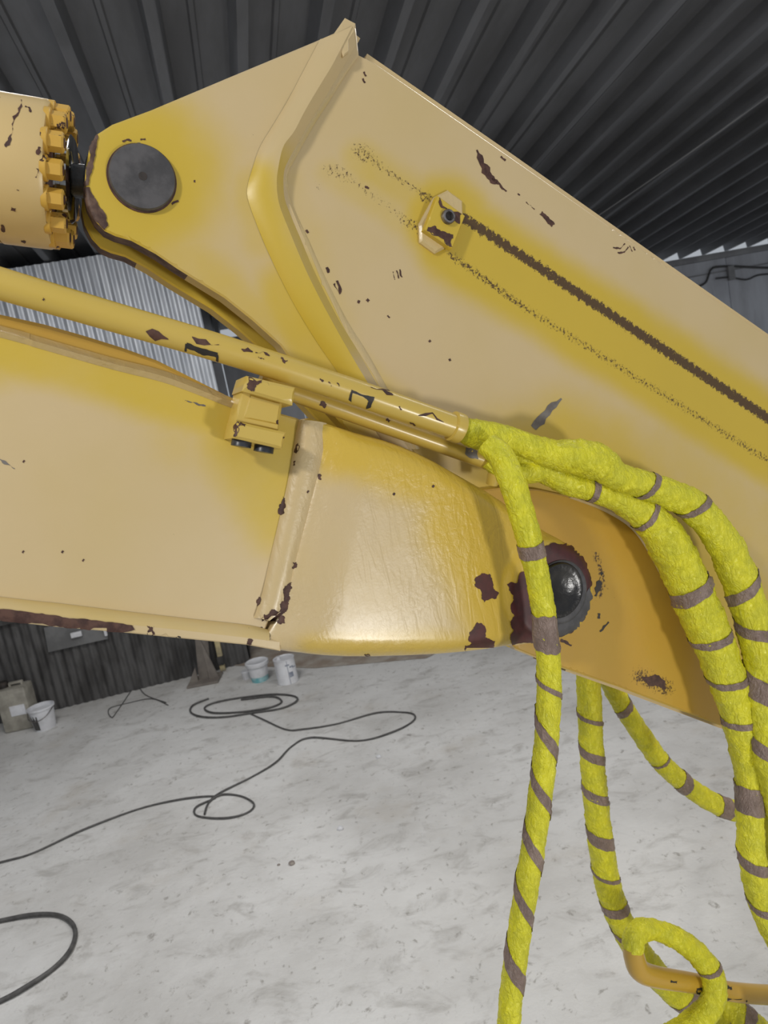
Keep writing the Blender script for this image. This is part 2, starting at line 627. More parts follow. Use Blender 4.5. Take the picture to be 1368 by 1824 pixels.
def spots(lst):
    """lst of (points px, radius px, softness px, strength) capsules along a polyline"""
    def fn(px):
        r = np.zeros(len(px))
        for pts, rad, soft, st in lst:
            d = np.full(len(px), 1e9)
            if len(pts) == 1: d = np.linalg.norm(px - np.array(pts[0]), axis=1)
            for a, b_ in zip(pts[:-1], pts[1:]): d = np.minimum(d, seg_dist(px, a, b_))
            t = np.clip(1 - (d - rad) / soft, 0, 1)
            r = np.maximum(r, st * t * t * (3 - 2 * t))
        return r
    return fn


def strip(name, lines, offs, mat, parent, step=.008, closedback=None, masks=None):
    """sheet lofted through several photo polylines, line i lying at offset offs[i]"""
    rows = []
    for ln, o in zip(lines, offs):
        pts = [np.array(L(x, y, o)) for x, y in ln]
        P = np.array([p for p in catmull([tuple(p) for p in pts], .004)])
        s = np.concatenate([[0], np.cumsum(np.linalg.norm(np.diff(P, axis=0), axis=1))])
        rows.append((P, s))
    n = max(2, int(max(s[-1] for P, s in rows) / step))
    vs, fs = [], []
    for P, s in rows:
        t = np.linspace(0, s[-1], n)
        for k in range(3): pass
        vs += [Vector((np.interp(q, s, P[:, 0]), np.interp(q, s, P[:, 1]), np.interp(q, s, P[:, 2]))) for q in t]
    for r in range(len(rows) - 1):
        for i in range(n - 1): fs.append([r * n + i, r * n + i + 1, (r + 1) * n + i + 1, (r + 1) * n + i])
    attrs = None
    if masks:
        px = np.array([px_of(p)[:2] for p in vs]); attrs = {k: np.clip(fn(px), 0, 1) for k, fn in masks.items()}
    return mesh_obj(name, vs, fs, mat, parent, True, None, attrs, 70)


BVHS = {}


def bvh_of(objs):
    key = tuple(o.name for o in objs)
    if key not in BVHS:
        vs, fs = [], []
        for o in objs:
            n = len(vs)
            vs += [v.co.copy() for v in o.data.vertices]
            fs += [[i + n for i in p.vertices] for p in o.data.polygons]
        BVHS[key] = BVHTree.FromPolygons(vs, fs)
    return BVHS[key]


CL = MI @ CAM


def mark(targets, parent, pts, mat, name='paint_chip', jag=.22, label=None, lift=.0007, rounds=3, cell=None):
    """a flat mark with a ragged outline lying on the surface of the target meshes"""
    P = [np.array(p, float) for p in pts]
    for _ in range(rounds):
        Q = []
        for i in range(len(P)):
            a, b_ = P[i], P[(i + 1) % len(P)]
            d = b_ - a
            ln = np.linalg.norm(d)
            Q.append(a)
            if ln > 3:
                Q.append((a + b_) / 2 + np.array((-d[1], d[0])) / ln * ln * random.uniform(-jag, jag))
        P = Q
    A = np.array(P)
    lo, hi = A.min(0), A.max(0)
    st = cell or max(7.0, max(hi - lo) / 22)
    G = np.array([(x, y) for x in np.arange(lo[0] + st / 2, hi[0], st) for y in np.arange(lo[1] + st / 2, hi[1], st)] or [(1e9, 1e9)])
    G = G[inside(G, A)]
    allp = [Vector(p) for p in A] + [Vector(p) for p in G]
    m = len(A)
    v2, e2, f2, ov, oe, of = delaunay_2d_cdt(allp, [(i, (i + 1) % m) for i in range(m)], [], 1, 1e-4)
    bv = bvh_of(targets)
    vs, okv = [], []
    for p in v2:
        d = (MI.to_3x3() @ ray(p.x, p.y)).normalized()
        hit, nrm, idx, dist = bv.ray_cast(CL, d)
        if hit is None: vs.append(Vector((0, 0, 0))); okv.append(False); continue
        if nrm.dot(d) > 0: nrm = -nrm
        vs.append(hit + nrm * lift); okv.append(True)
    dmed = np.median([(v - CL).length for v, k in zip(vs, okv) if k]) if any(okv) else 0
    okv = [k and abs((v - CL).length - dmed) < .12 for v, k in zip(vs, okv)]
    fs = [list(f) for f in f2 if all(okv[i] for i in f)]
    used = sorted({i for f in fs for i in f})
    if not used: return None
    mp = {i: k for k, i in enumerate(used)}
    o = mesh_obj(name, [vs[i] for i in used], [[mp[i] for i in f] for f in fs], mat, parent, True, None, None, 80)
    if label: o['label'] = label
    return o


def stroke(targets, parent, line, w, mat, name='scratch', jag=.15, label=None):
    P = [np.array(p, float) for p in line]
    a, b_ = [], []
    for i, p in enumerate(P):
        t = P[min(i + 1, len(P) - 1)] - P[max(i - 1, 0)]
        t /= np.linalg.norm(t)
        nn = np.array((-t[1], t[0]))
        ww = (w if not isinstance(w, (list, tuple)) else w[i]) / 2
        a.append(p + nn * ww); b_.append(p - nn * ww)
    return mark(targets, parent, a + b_[::-1], mat, name, jag, label, rounds=2)


# ------------------------------------------------------------------ excavator stick (the upper member)
stick = tag(empty('excavator_stick', MM), 'large worn yellow excavator arm with forked end rising above the boom', 'excavator arm')
left_out = [(172, 239), (200, 221), (270, 195), (420, 132), (562, 73), (596, 58), (606, 44), (615, 32), (634, 41), (640, 98), (610, 140), (560, 214), (520, 285),
            (510, 320), (516, 355), (543, 420), (575, 500), (622, 597), (668, 668), (740, 810), (640, 790), (560, 700), (500, 615), (450, 570), (400, 530), (316, 478), (278, 452),
            (234, 428), (206, 420), (187, 411), (170, 393), (156, 366), (150, 335), (153, 297), (160, 259)]
m_left = {'fresh': spots([([(245, 318)], 60, 190, .95), ([(230, 420), (330, 470), (470, 580)], 20, 70, .6), ([(520, 520), (620, 720)], 30, 80, .8),
                          ([(440, 330), (470, 430)], 10, 60, .5)]),
          'soot': spots([])}
near_fork = plate('near_fork_plate', left_out, .008, .036, M_stick, stick, res=.010, bevel=.003, masks=m_left, edge=(M_oldrust, lambda x, y: x < 330 and y > 235 and y > 400 - x * .7))
far_out = to2(left_out, .008)
far_fork = plate('far_fork_plate', None, -.095, .036, M_stick, stick, res=.03, bevel=.003, plain2=far_out, masks={'fresh': lambda px: np.ones(len(px)) * .8}, edge=(M_oldrust, lambda x, y: x < 240 and y > 300))
right_out = [(615, 98), (640, 98), (668, 112), (900, 273), (1160, 455), (1368, 600), (1560, 733), (2300, 1247), (2300, 1672), (1620, 1420), (1310, 1303), (1100, 1223),
             (1000, 1190), (918, 1158), (860, 1080), (800, 900), (720, 780), (640, 660), (575, 530), (500, 360), (510, 280), (560, 180)]
m_right = {'fresh': spots([([(640, 285), (790, 385)], 12, 55, .55), ([(820, 430), (1368, 780), (2300, 1390)], 42, 75, .98), ([(795, 390)], 45, 70, .9),
                           ([(590, 310), (740, 410)], 8, 45, .45), ([(600, 640), (760, 790)], 20, 60, .5), ([(1000, 900), (1300, 1250)], 120, 160, .75),
                           ([(1100, 800), (1368, 950)], 20, 160, .45), ([(520, 320), (640, 640)], 4, 50, .25)]),  # broad first span deepens the coat to stand for shade at lower right
           'soot': spots([([(640, 268), (655, 280)], 8, 20, .52), ([(655, 282), (770, 357)], 2, 12, .56), ([(822, 385), (1368, 745), (2300, 1359)], 4, 10, 1.1),
                          ([(755, 350), (775, 360)], 4, 14, .6),
                          ([(588, 302), (618, 315)], 7, 16, .46), ([(620, 315), (735, 400)], 2, 13, .46), ([(725, 395), (742, 405)], 6, 16, .52),
                          ([(800, 452), (930, 545)], 2, 12, .66), ([(930, 545), (1368, 820), (2300, 1430)], 2, 13, .56), ([(565, 328), (567, 340)], 2, 9, .45)])}
web = plate('side_plate', right_out, 0.0, .016, M_stick, stick, res=.0115, bevel=.002, masks=m_right, step=.0115)
far_web = plate('far_side_plate', None, -.13, .016, M_stick, stick, res=.04, bevel=.002, plain2=to2(right_out, 0.0), step=.06, masks={'fresh': lambda px: np.ones(len(px)) * .7})


def closing(name, ln, o0, o1, mat, th=.012):
    """plate standing across the arm along a photo line that lies at offset o0"""
    A = [L(x, y, o0) for x, y in ln]
    vs, fs = [], []
    for i, p in enumerate(A):
        q = A[min(i + 1, len(A) - 1)]; r = A[max(i - 1, 0)]
        t = (q - r); nn = Vector((-t.z, 0, t.x)).normalized() * th
        for d in (Vector((0, 0, 0)), nn):
            vs += [Vector((p.x, -o0, p.z)) + d, Vector((p.x, -o1, p.z)) + d]
    for i in range(len(A) - 1):
        a, c_ = 4 * i, 4 * i + 4
        fs += [[a, a + 1, c_ + 1, c_], [a + 2, c_ + 2, c_ + 3, a + 3], [a, c_, c_ + 2, a + 2], [a + 1, a + 3, c_ + 3, c_ + 1]]
    fs += [[0, 2, 3, 1], [len(vs) - 4, len(vs) - 3, len(vs) - 1, len(vs) - 2]]
    return mesh_obj(name, vs, fs, mat, stick, False)


closing('top_plate', [(650, 106), (900, 278), (1160, 460), (1368, 605), (1560, 738), (2300, 1252)], -.014, -.132, M_stick)
closing('bottom_plate', [(2300, 1667), (1610, 1414), (1310, 1298), (1100, 1218), (1010, 1186)], -.014, -.132, M_stick)
closing('front_bulkhead', [(632, 60), (560, 190), (505, 300), (510, 370), (560, 500), (640, 660), (700, 770), (760, 860)], -.014, -.10, M_stick)

# raised rib where the fork casting meets the side plate
r0 = [(570, 70), (538, 131), (512, 180), (487, 222), (463, 262), (449, 302), (441, 332), (441, 352), (452, 386), (478, 450), (520, 535), (565, 610), (620, 690), (690, 800)]
r1 = [(594, 62), (559, 131), (531, 173), (510, 210), (491, 241), (477, 269), (470, 299), (469, 327), (474, 365), (490, 420), (530, 510), (578, 595), (636, 685), (705, 800)]
r2 = [(628, 46), (594, 112), (573, 147), (545, 194), (524, 234), (505, 260), (496, 297), (493, 327), (497, 362), (513, 405), (549, 490), (593, 575), (645, 665), (728, 800)]
r3 = [(634, 82), (603, 136), (581, 173), (556, 213), (533, 253), (516, 283), (506, 309), (507, 351), (519, 385), (536, 425), (562, 486), (605, 571), (655, 654), (738, 800)]
r4 = [(637, 100), (612, 140), (589, 177), (563, 217), (540, 257), (524, 287), (513, 311), (517, 352), (529, 383), (548, 423), (575, 484), (617, 568), (666, 648), (748, 800)]
frm = {'fresh': spots([([(450, 330), (480, 420), (560, 560), (640, 690)], 15, 60, .9)])}
ridge = strip('edge_rib', [r0, r1, r2], [.009, .026, .028], M_stick, stick, masks=frm)
strip('fillet', [r2, r3], [.028, .007], M_stick, stick, masks={'fresh': spots([([(470, 330), (600, 570)], 40, 80, .6)])})
weld1 = strip('weld_bead', [r3, [((a[0] + b_[0]) / 2, (a[1] + b_[1]) / 2) for a, b_ in zip(r3, r4)], r4], [.007, .0075, .0005], M_weld, stick)
# upright end tab at the very top of the rib
tabp = plate('rib_tab', [(596, 60), (606, 44), (615, 31), (634, 41), (631, 58), (622, 72), (622, 92), (612, 100)], .026, .03, M_stick, stick, res=.006, bevel=.002)
# doubler plate round the boom pin
dbl = [(760, 900), (820, 878), (900, 868), (960, 872), (1020, 885), (1080, 908), (1130, 940), (1165, 990), (1210, 1080), (1255, 1165), (1290, 1240), (1312, 1302), (1100, 1222), (1000, 1188),
       (920, 1156), (860, 1100), (780, 1000)]
doubler = plate('doubler_plate', dbl, .016, .018, M_orange, stick, res=.010, bevel=.003,
                masks={'soot': spots([([(1060, 985), (1072, 1020), (1068, 1060)], 2, 10, .62), ([(1050, 1065), (1075, 1040)], 2, 26, .40), ([(1140, 1205), (1185, 1225)], 6, 22, .62)])})
d0 = [(1020, 885), (1080, 908), (1130, 940), (1165, 990), (1210, 1080), (1255, 1165), (1290, 1240), (1312, 1302)]
strip('weld_bead', [[(x - 6, y + 2) for x, y in d0], d0, [(x + 7, y - 2) for x, y in d0]], [.0165, .0215, .001], M_weld, stick)
# square mounting boss with threaded bush
pad = plate('mounting_pad', [(786, 328), (838, 366), (790, 461), (735, 421)], .009, .010, M_weld, stick, res=.006, bevel=.004, smooth=1)
blk = plate('mounting_block', [(780, 348), (829, 384), (806, 443), (757, 409)], .024, .016, M_stick, stick, res=.006, bevel=.002,
            masks={'fresh': lambda px: np.ones(len(px))})
mark([blk], stick, [(783, 352), (828, 386), (822, 402), (800, 372), (782, 364)], M_rust)
mark([blk], stick, [(762, 405), (775, 402), (790, 412), (807, 418), (806, 440), (796, 437), (760, 411)], M_rust)
bc = L(797, 387, .024)
bush = MB()
bush.lathe([(0, .0135), (.006, .0135), (.008, .012), (.008, .0085), (-.004, .008)], bc, (0, -1, 0), 28).build('threaded_bush', M_steel, stick)
MB().lathe([(-.001, .0082), (.0012, .0082)], bc, (0, -1, 0), 20).build('bush_hole', M_black, stick)
# paint chips and scrapes on the stick
for pts, mt in (([(174, 240), (160, 262), (154, 300), (150, 335), (158, 330), (166, 300), (170, 270)], M_oldrust),
                ([(150, 335), (155, 364), (170, 393), (187, 410), (193, 402), (189, 384), (172, 358), (160, 334)], M_oldrust)):
    mark([near_fork], stick, pts, mt, 'bare_edge', .12, 'rusty strip where paint has worn off the fork tip', lift=.0016, cell=3.5)
mark([near_fork], stick, [(234, 262), (240, 255), (252, 256), (254, 263), (246, 268), (236, 267)], M_grey)
mark([near_fork], stick, [(196, 282), (203, 280), (200, 300), (197, 300)], M_rust)
for ln, w in ((((218, 252), (226, 249), (234, 251)), 3), (((250, 249), (259, 248)), 3), (((209, 268), (219, 264)), 4), (((306, 364), (318, 358)), 4), (((345, 323), (348, 323)), 4),
              (((600, 500), (606, 522)), 4), (((545, 410), (549, 415)), 4)):
    stroke([near_fork, ridge, web], stick, ln, w, M_rust)
T2 = [web, ridge]
stroke(T2, stick, [(849, 267), (858, 292), (872, 315), (884, 327)], [3, 8, 11, 5], M_rust, 'scrape', .2)
for ln, w in ((((876, 318), (890, 328), (902, 341)), 3), (((963, 379), (974, 389), (985, 402)), 8), (((937, 360), (952, 373)), 2), (((922, 345), (926, 348)), 2), (((1092, 441), (1104, 443), (1113, 434)), 2.5),
              (((1100, 450), (1112, 449), (1119, 440)), 2.5), (((1121, 438), (1126, 448)), 2), (((1128, 440), (1131, 446)), 3), (((892, 279), (900, 286)), 4), (((582, 476), (585, 486)), 4), (((595, 505), (606, 524)), 4),
              (((650, 332), (657, 336)), 3), (((653, 533), (657, 537)), 5), (((640, 535), (638, 540)), 4), (((764, 606), (767, 609)), 4), (((800, 639), (802, 643)), 4), (((690, 562), (694, 566)), 3),
              (((700, 484), (703, 498)), 2), (((706, 482), (710, 496)), 2), (((712, 480), (716, 494)), 2), (((648, 128), (652, 136)), 3), (((646, 140), (650, 148)), 3)):
    stroke(T2, stick, ln, w, M_rust if ln[0][0] != 700 else M_oldrust)
stroke(T2, stick, [(950, 762), (975, 735), (1000, 710)], [12, 12, 3], M_grey, 'grey_smear')
mark([doubler], stick, [(1138, 1207), (1160, 1204), (1184, 1212), (1186, 1228), (1160, 1222)], M_rust)
stroke([doubler], stick, [(1072, 1020), (1066, 1045), (1060, 1062)], [7, 9, 4], M_black, 'scrape', .3)
stroke([doubler], stick, [(1064, 1097), (1069, 1097)], 9, M_black)
stroke([doubler], stick, [(1068, 1125), (1084, 1108)], 3, M_black)
stroke([doubler], stick, [(998, 1140), (1008, 1144), (1018, 1150)], [5, 6, 3], M_rust)
# pin of the cylinder end
pc = L(253, 318, .008)
pinr = .0505
pb = MB()
pb.lathe([(-.16, pinr), (.008, pinr), (.0105, pinr * .97), (.011, .006), (.008, .0055), (.004, .005)], pc, (0, -1, 0), 56)
pb.build('fork_pin', M_pin, stick)['label'] = 'dark steel pin head in the fork'
MB().lathe([(-.002, pinr * 1.06), (.0018, pinr * 1.055), (.0022, pinr)], pc, (0, -1, 0), 56).build('pin_seat', M_rust, stick)
MB().lathe([(.0075, .0065), (.0114, .0065)], pc, (0, -1, 0), 20).build('pin_centre_hole', M_black, stick)
# rusty inner face of the fork slot

# ------------------------------------------------------------------ excavator boom (the lower member)
boom = tag(empty('excavator_boom', MM), 'yellow excavator boom entering from the left with glossy cast nose around the lower pin', 'excavator boom')
BO = .085
boom_out = [(-720, 407), (0, 584), (60, 601), (200, 641), (300, 667), (400, 706), (470, 728), (530, 745), (575, 770), (540, 900), (500, 1050), (470, 1130), (330, 1118), (200, 1102), (0, 1080), (-720, 986)]
bplate = plate('side_plate', boom_out, BO, .016, M_boom, boom, res=.014, step=.014, bevel=.003,
               masks={'fresh': spots([([(0, 620), (200, 670), (400, 740), (520, 790)], 18, 75, .85), ([(430, 780), (500, 900)], 30, 120, .8), ([(-100, 700), (60, 640)], 10, 60, .5), ([(330, 780)], 10, 120, .4)]),
                      'soot': spots([])})
plate('far_side_plate', None, -.215, .016, M_boom, boom, res=.05, plain2=to2(boom_out, BO))
# rounded lip welded along the top edge
t0 = [(-720, 410), (0, 601), (60, 618), (200, 658), (300, 684), (400, 722), (425, 731)]
t1 = [(-720, 402), (0, 590), (60, 607), (200, 647), (300, 673), (400, 712), (425, 721)]
t2 = [(-720, 397), (0, 580), (60, 597), (200, 637), (300, 663), (400, 703), (425, 713)]
strip('weld_bead', [t0, t1, t2], [BO + .0005, BO + .011, BO - .012], M_weld, boom)
tp = [(-720, 385), (0, 559), (80, 577), (150, 597), (220, 619), (280, 641), (330, 666), (385, 694), (425, 714), (425, 735), (385, 715), (300, 684), (150, 650), (0, 606), (-720, 423)]
topp = plate('top_plate', tp, BO - .022, .02, M_orange, boom, res=.015, bevel=.006)
closing2 = to2([(-720, 407), (0, 584), (200, 641), (400, 706), (425, 716)], BO)
vs, fs = [], []
for x, z in closing2: vs += [(x, -(BO - .02), z - .004), (x, .21, z - .004)]
for i in range(len(closing2) - 1): fs.append([2 * i, 2 * i + 2, 2 * i + 3, 2 * i + 1])
mesh_obj('deck_plate', vs, fs, M_boom, boom, False)
# bottom flange
q0 = [(-720, 977), (0, 1063), (100, 1074), (200, 1086), (330, 1101), (440, 1113), (480, 1122)]
q1 = [(-720, 985), (0, 1071), (100, 1082), (200, 1094), (330, 1109), (440, 1121), (480, 1130)]
q2 = [(-720, 997), (0, 1086), (100, 1098), (200, 1110), (330, 1124), (440, 1137), (480, 1142)]
bfil = strip('flange_fillet', [q0, q1, q2], [BO + .001, BO + .014, BO + .016], M_boom, boom, masks={'fresh': lambda px: np.ones(len(px)) * .35})
bf = [(-720, 992), (0, 1083), (200, 1107), (330, 1121), (440, 1134), (500, 1142), (500, 1160), (440, 1149), (340, 1139), (230, 1128), (100, 1117), (0, 1106), (-720, 1028)]
bflange = plate('bottom_flange', bf, BO + .016, .10, M_boom, boom, res=.012, step=.012, bevel=.002)
bw = to2([(-720, 992), (0, 1083), (200, 1107), (440, 1134), (500, 1142)], BO)
vs, fs = [], []
for x, z in bw: vs += [(x, -BO, z - .012), (x, .215, z - .012)]
for i in range(len(bw) - 1): fs.append([2 * i, 2 * i + 2, 2 * i + 3, 2 * i + 1])
mesh_obj('bottom_plate', vs, fs, M_boom, boom, False)
mark([bflange, bfil], boom, [(-40, 1079), (0, 1085), (50, 1090), (100, 1096), (150, 1102), (200, 1108), (235, 1114), (240, 1121), (228, 1125), (150, 1119.5), (100, 1114.5), (50, 1109.5), (0, 1103.5), (-40, 1099)], M_rust, 'rust_strip', .05,
     'long bare rusty strip along the lower edge', lift=.0015, cell=6)
mark([bflange], boom, [(260, 1114), (276, 1115), (272, 1122), (276, 1130), (262, 1129), (266, 1121)], M_rust)
mark([bflange], boom, [(304, 1134), (322, 1134), (322, 1138), (304, 1137)], M_black)
# cast nose
NO = BO + .012
nose_out = [(540, 742), (575, 752), (640, 772), (700, 788), (760, 813), (820, 847), (890, 884), (940, 918), (1003, 962), (1036, 978), (1056, 1010), (1063, 1050), (1054, 1095), (1030, 1128), (1000, 1143),
            (960, 1152), (912, 1156), (850, 1162), (760, 1168), (640, 1172), (560, 1168), (500, 1160), (470, 1150), (478, 1130), (508, 1082), (517, 1036), (534, 967), (552, 898), (568, 836), (577, 790), (556, 765)]
PINC = (993, 1050)


def nose_relief(px, dE):
    crease = np.interp(px[:, 1], [790, 836, 898, 967, 1036, 1082, 1130], [577, 568, 552, 534, 517, 508, 480])
    d = px[:, 0] - crease
    s = np.clip(d / 95, 0, 1)
    h = .022 * np.sin(s * pi / 2)
    h -= .020 * np.clip((px[:, 0] - 760) / 160, 0, 1) ** 2
    e = np.clip(1 - dE / .034, 0, 1)
    h -= .026 * e ** 2.2 * np.clip(d / 60, 0, 1)
    r = np.hypot(px[:, 0] - PINC[0], (px[:, 1] - PINC[1]))
    h += .012 * np.clip((104 - r) / 14, 0, 1)
    return h


nose = plate('cast_nose', nose_out, NO, .05, M_nose, boom, res=.007, bevel=.004, relief=nose_relief, smooth=1,
             masks={'fresh': spots([([(540, 770), (640, 790), (780, 840)], 20, 90, .8), ([(880, 930), (960, 1100)], 60, 120, .95), ([(560, 1160), (900, 1150)], 5, 50, .6)]), 'soot': spots([])})
plate('far_nose', None, -.175, .05, M_nose, boom, res=.03, plain2=to2(nose_out, NO))
s0 = [(532, 748), (528, 764), (524, 790), (512, 859), (496, 930), (477, 1011), (466, 1059), (452, 1101)]
s1 = [(539, 748), (535, 764), (532, 790), (521, 859), (506, 930), (487, 1011), (475, 1059), (461, 1101)]
s2 = [(556, 749), (553, 764), (551, 790), (540, 859), (524, 930), (506, 1011), (492, 1062), (480, 1106)]
s3 = [(575, 752), (573, 766), (572, 790), (562, 840), (546, 900), (528, 967), (512, 1036), (500, 1090)]
s4 = [(582, 754), (579, 766), (579, 790), (570, 836), (554, 898), (536, 967), (519, 1036), (509, 1086)]
wcap = strip('weld_cap', [s0, s1, s2, s3, s4], [BO + .0005, BO + .012, BO + .017, BO + .013, BO + .009], M_nose, boom)
TB = [bplate, nose, wcap, bflange]
for pts in ([(527, 795), (531, 789), (532, 800), (528, 808), (524, 806)], [(523, 822), (527, 821), (526, 829), (522, 829)], [(504, 884), (508, 888), (508, 905), (502, 917), (495, 914), (497, 900)],
            [(567, 844), (573, 846), (572, 855), (567, 853)], [(521, 1002), (528, 1001), (529, 1009), (520, 1013)],
            [(513, 1040), (521, 1037), (520, 1048), (515, 1060), (517, 1066), (513, 1080), (507, 1092), (500, 1095), (508, 1110), (498, 1112), (488, 1107), (466, 1107), (466, 1102), (480, 1092), (486, 1085), (496, 1090), (498, 1076), (506, 1062), (504, 1050)],
            [(461, 1063), (465, 1066), (461, 1078), (457, 1080)], [(452, 1120), (468, 1117), (466, 1124), (460, 1133), (446, 1133), (446, 1126)], [(441, 1139), (451, 1140), (448, 1148), (439, 1147)],
            [(641, 1168), (660, 1168), (660, 1172), (642, 1172)], [(664, 1169), (680, 1169), (679, 1172), (664, 1172)], [(733, 1166), (745, 1165), (744, 1169), (734, 1169)], [(780, 1163), (800, 1162), (800, 1166), (780, 1167)]):
    mark(TB, boom, pts, M_rust, 'paint_chip', .25)
for x, y in ((547, 878), (147, 1000), (110, 985), (40, 985), (700, 882), (770, 868), (41, 824)):
    stroke(TB, boom, [(x, y), (x + 3, y - 4)], 3, M_rust)
stroke(TB, boom, [(0, 818), (12, 826), (26, 835)], [1.5, 4, 2], M_grey)
stroke(TB, boom, [(330, 713), (350, 719), (366, 723)], [1.5, 4, 2], M_grey)
for pts in ([(846, 1030), (858, 1021), (872, 1022), (878, 1045), (888, 1055), (884, 1066), (872, 1067), (862, 1074), (858, 1058), (846, 1045)],
            [(850, 1108), (858, 1110), (864, 1135), (882, 1142), (878, 1156), (830, 1160), (828, 1150), (840, 1146), (836, 1126)]):
    mark(TB, boom, pts, M_primer, 'primer_patch', .2, 'maroon primer patch where yellow paint has flaked off')
mark(TB, boom, [(930, 1018), (940, 1012), (956, 985), (985, 967), (1012, 966), (1035, 984), (1048, 1010), (1056, 1040), (1050, 1070), (1042, 1100), (1020, 1125), (996, 1134), (960, 1140), (944, 1146), (912, 1148),
                (908, 1135), (914, 1122), (908, 1108), (916, 1096), (910, 1075), (914, 1060), (903, 1040), (920, 1038)], M_primer, 'primer_patch', .16, 'ragged maroon primer ring around the lower pin', lift=.0016, cell=4.5)
mark(TB, boom, [(1048, 1046), (1054, 1062), (1050, 1090), (1030, 1118), (1000, 1132), (985, 1130), (985, 1100), (1010, 1098), (1034, 1070)], M_pin, 'grease_patch', .08, 'black grease below the pin', lift=.0024, cell=4.5)
pn = None
bv = bvh_of([nose])
d = (MI.to_3x3() @ ray(*PINC)).normalized()
hit = bv.ray_cast(CL, d)[0]
MB().lathe([(-.05, .062), (.004, .062), (.006, .060), (.0065, .056)], (hit.x + .004, hit.y, hit.z - .006), (0, -1, 0), 56).build('pin_collar', M_pin, boom)
MB().lathe([(-.3, .054), (.008, .054), (.012, .051), (.0125, .038), (.011, .036), (.011, .004)], (hit.x, hit.y, hit.z), (0, -1, 0), 56).build('pivot_pin', M_grease, boom)['label'] = 'dark greasy pivot pin head'

# ------------------------------------------------------------------ hydraulic cylinder at the upper left
cyl = tag(empty('hydraulic_cylinder', MM), 'yellow hydraulic cylinder with bolted end and greasy rod, pinned into the arm fork', 'hydraulic cylinder')
co = -.045                                          # axis runs in the middle of the fork slot
A0 = L(253, 318, .008); A0.y = -co
A1 = L(60, 311, co - .025)
ax = (A1 - A0).normalized()


def along_axis(px_x):
    best, bt = 1e9, 0
    for k in range(0, 900):
        t = k * .001
        x = px_of(A0 + ax * t)[0]
        if abs(x - px_x) < best: best, bt = abs(x - px_x), t
    return bt


tE = along_axis(97)
R = .108
MB().lathe([(tE, .085), (tE, R), (tE + .006, R + .003), (tE + .075, R + .003)], A0, ax, 64).build('gland_head', M_cyl, cyl, sharp=30)
MB().lathe([(tE + .0755, R - .001), (tE + .079, R - .001)], A0, ax, 64).build('joint_gap', M_rust, cyl)
MB().lathe([(tE + .079, R + .002), (tE + .105, R + .002), (tE + .108, R - .006), (tE + .55, R - .006)], A0, ax, 64).build('barrel', M_cyl, cyl, sharp=30)
MB().lathe([(.0, .026), (.102, .026), (.106, .056), (.112, .061), (tE + .02, .061)], A0, ax, 40).build('rod', M_grease, cyl)
MB().lathe([(tE - .030, .0615), (tE - .026, .067), (tE - .018, .067), (tE - .017, .064), (tE - .012, .064), (tE - .011, .072), (tE + .004, .072)], A0, ax, 40).build('wiper_ring', M_chrome, cyl)
MB().lathe([(-.028, .085), (.028, .085)], A0, (0, 1, 0), 48).build('rod_eye', M_grease, cyl)
MB().lathe([(tE - .001, .082), (tE - .008, .080), (tE - .009, .066)], A0, ax, 48).build('gland_face', M_rust, cyl)
bu = ax.orthogonal().normalized(); bvv = ax.cross(bu)
bolt_me = None
for k in range(14):
    q = 2 * pi * (k + .35) / 14
    c0 = A0 + ax * tE + (bu * cos(q) + bvv * sin(q)) * (R - .016)
    m_ = MB(); m_.lathe([(.004, .019), (-.004, .019), (-.005, .018)], c0, ax, 24)
    w_ = m_.build('bolt_washer', M_chipped, cyl)
    m_ = MB(); m_.lathe([(-.0045, .0152), (-.024, .0152), (-.0265, .0130)], c0, ax, 6)
    b_o = m_.build('bolt_head', M_chipped, w_, smooth=False)
    m_ = MB(); m_.lathe([(-.026, .0075), (-.0272, .0073)], c0, ax, 12)
    m_.build('bolt_socket', M_rust, w_)
bpy.context.view_layer.update()
TC = [o for o in cyl.children if o.name.split('.')[0] in ('gland_head', 'barrel')]
for ln, w in ((((38, 178), (34, 200), (22, 222), (16, 250)), 2), (((45, 190), (52, 192), (55, 200)), 3), (((18, 244), (14, 256), (10, 262)), [4, 9, 3]), (((20, 372), (28, 374)), 7), (((38, 429), (46, 431)), 3),
              (((70, 262), (67, 276)), [5, 3]), (((66, 300), (64, 316)), [4, 3]), (((30, 338), (34, 339)), 2), (((3, 400), (8, 413)), 3)):
    stroke(TC, cyl, ln, w, M_rust, 'paint_chip', .25)

# ------------------------------------------------------------------ pipes and clamp
view = lambda p: (CL - p).normalized()


def path(pts, step=.006, extra=()):
    out = []
    for x, y, o, w in pts:
        p = L(x, y, o)
        out.append((p.x, p.y, p.z, w / 2 * px_of(p)[2] / F))
    return catmull(out, step)


def pipe(name, pts, mat, label, cat, group=None, n=28):
    t = tag(empty(name, MM), label, cat, group)
    S = path(pts)
    fr = frames(S, view)
    o = tube('tube', S, fr, mat, t, n=n)
    return t, S, fr, o


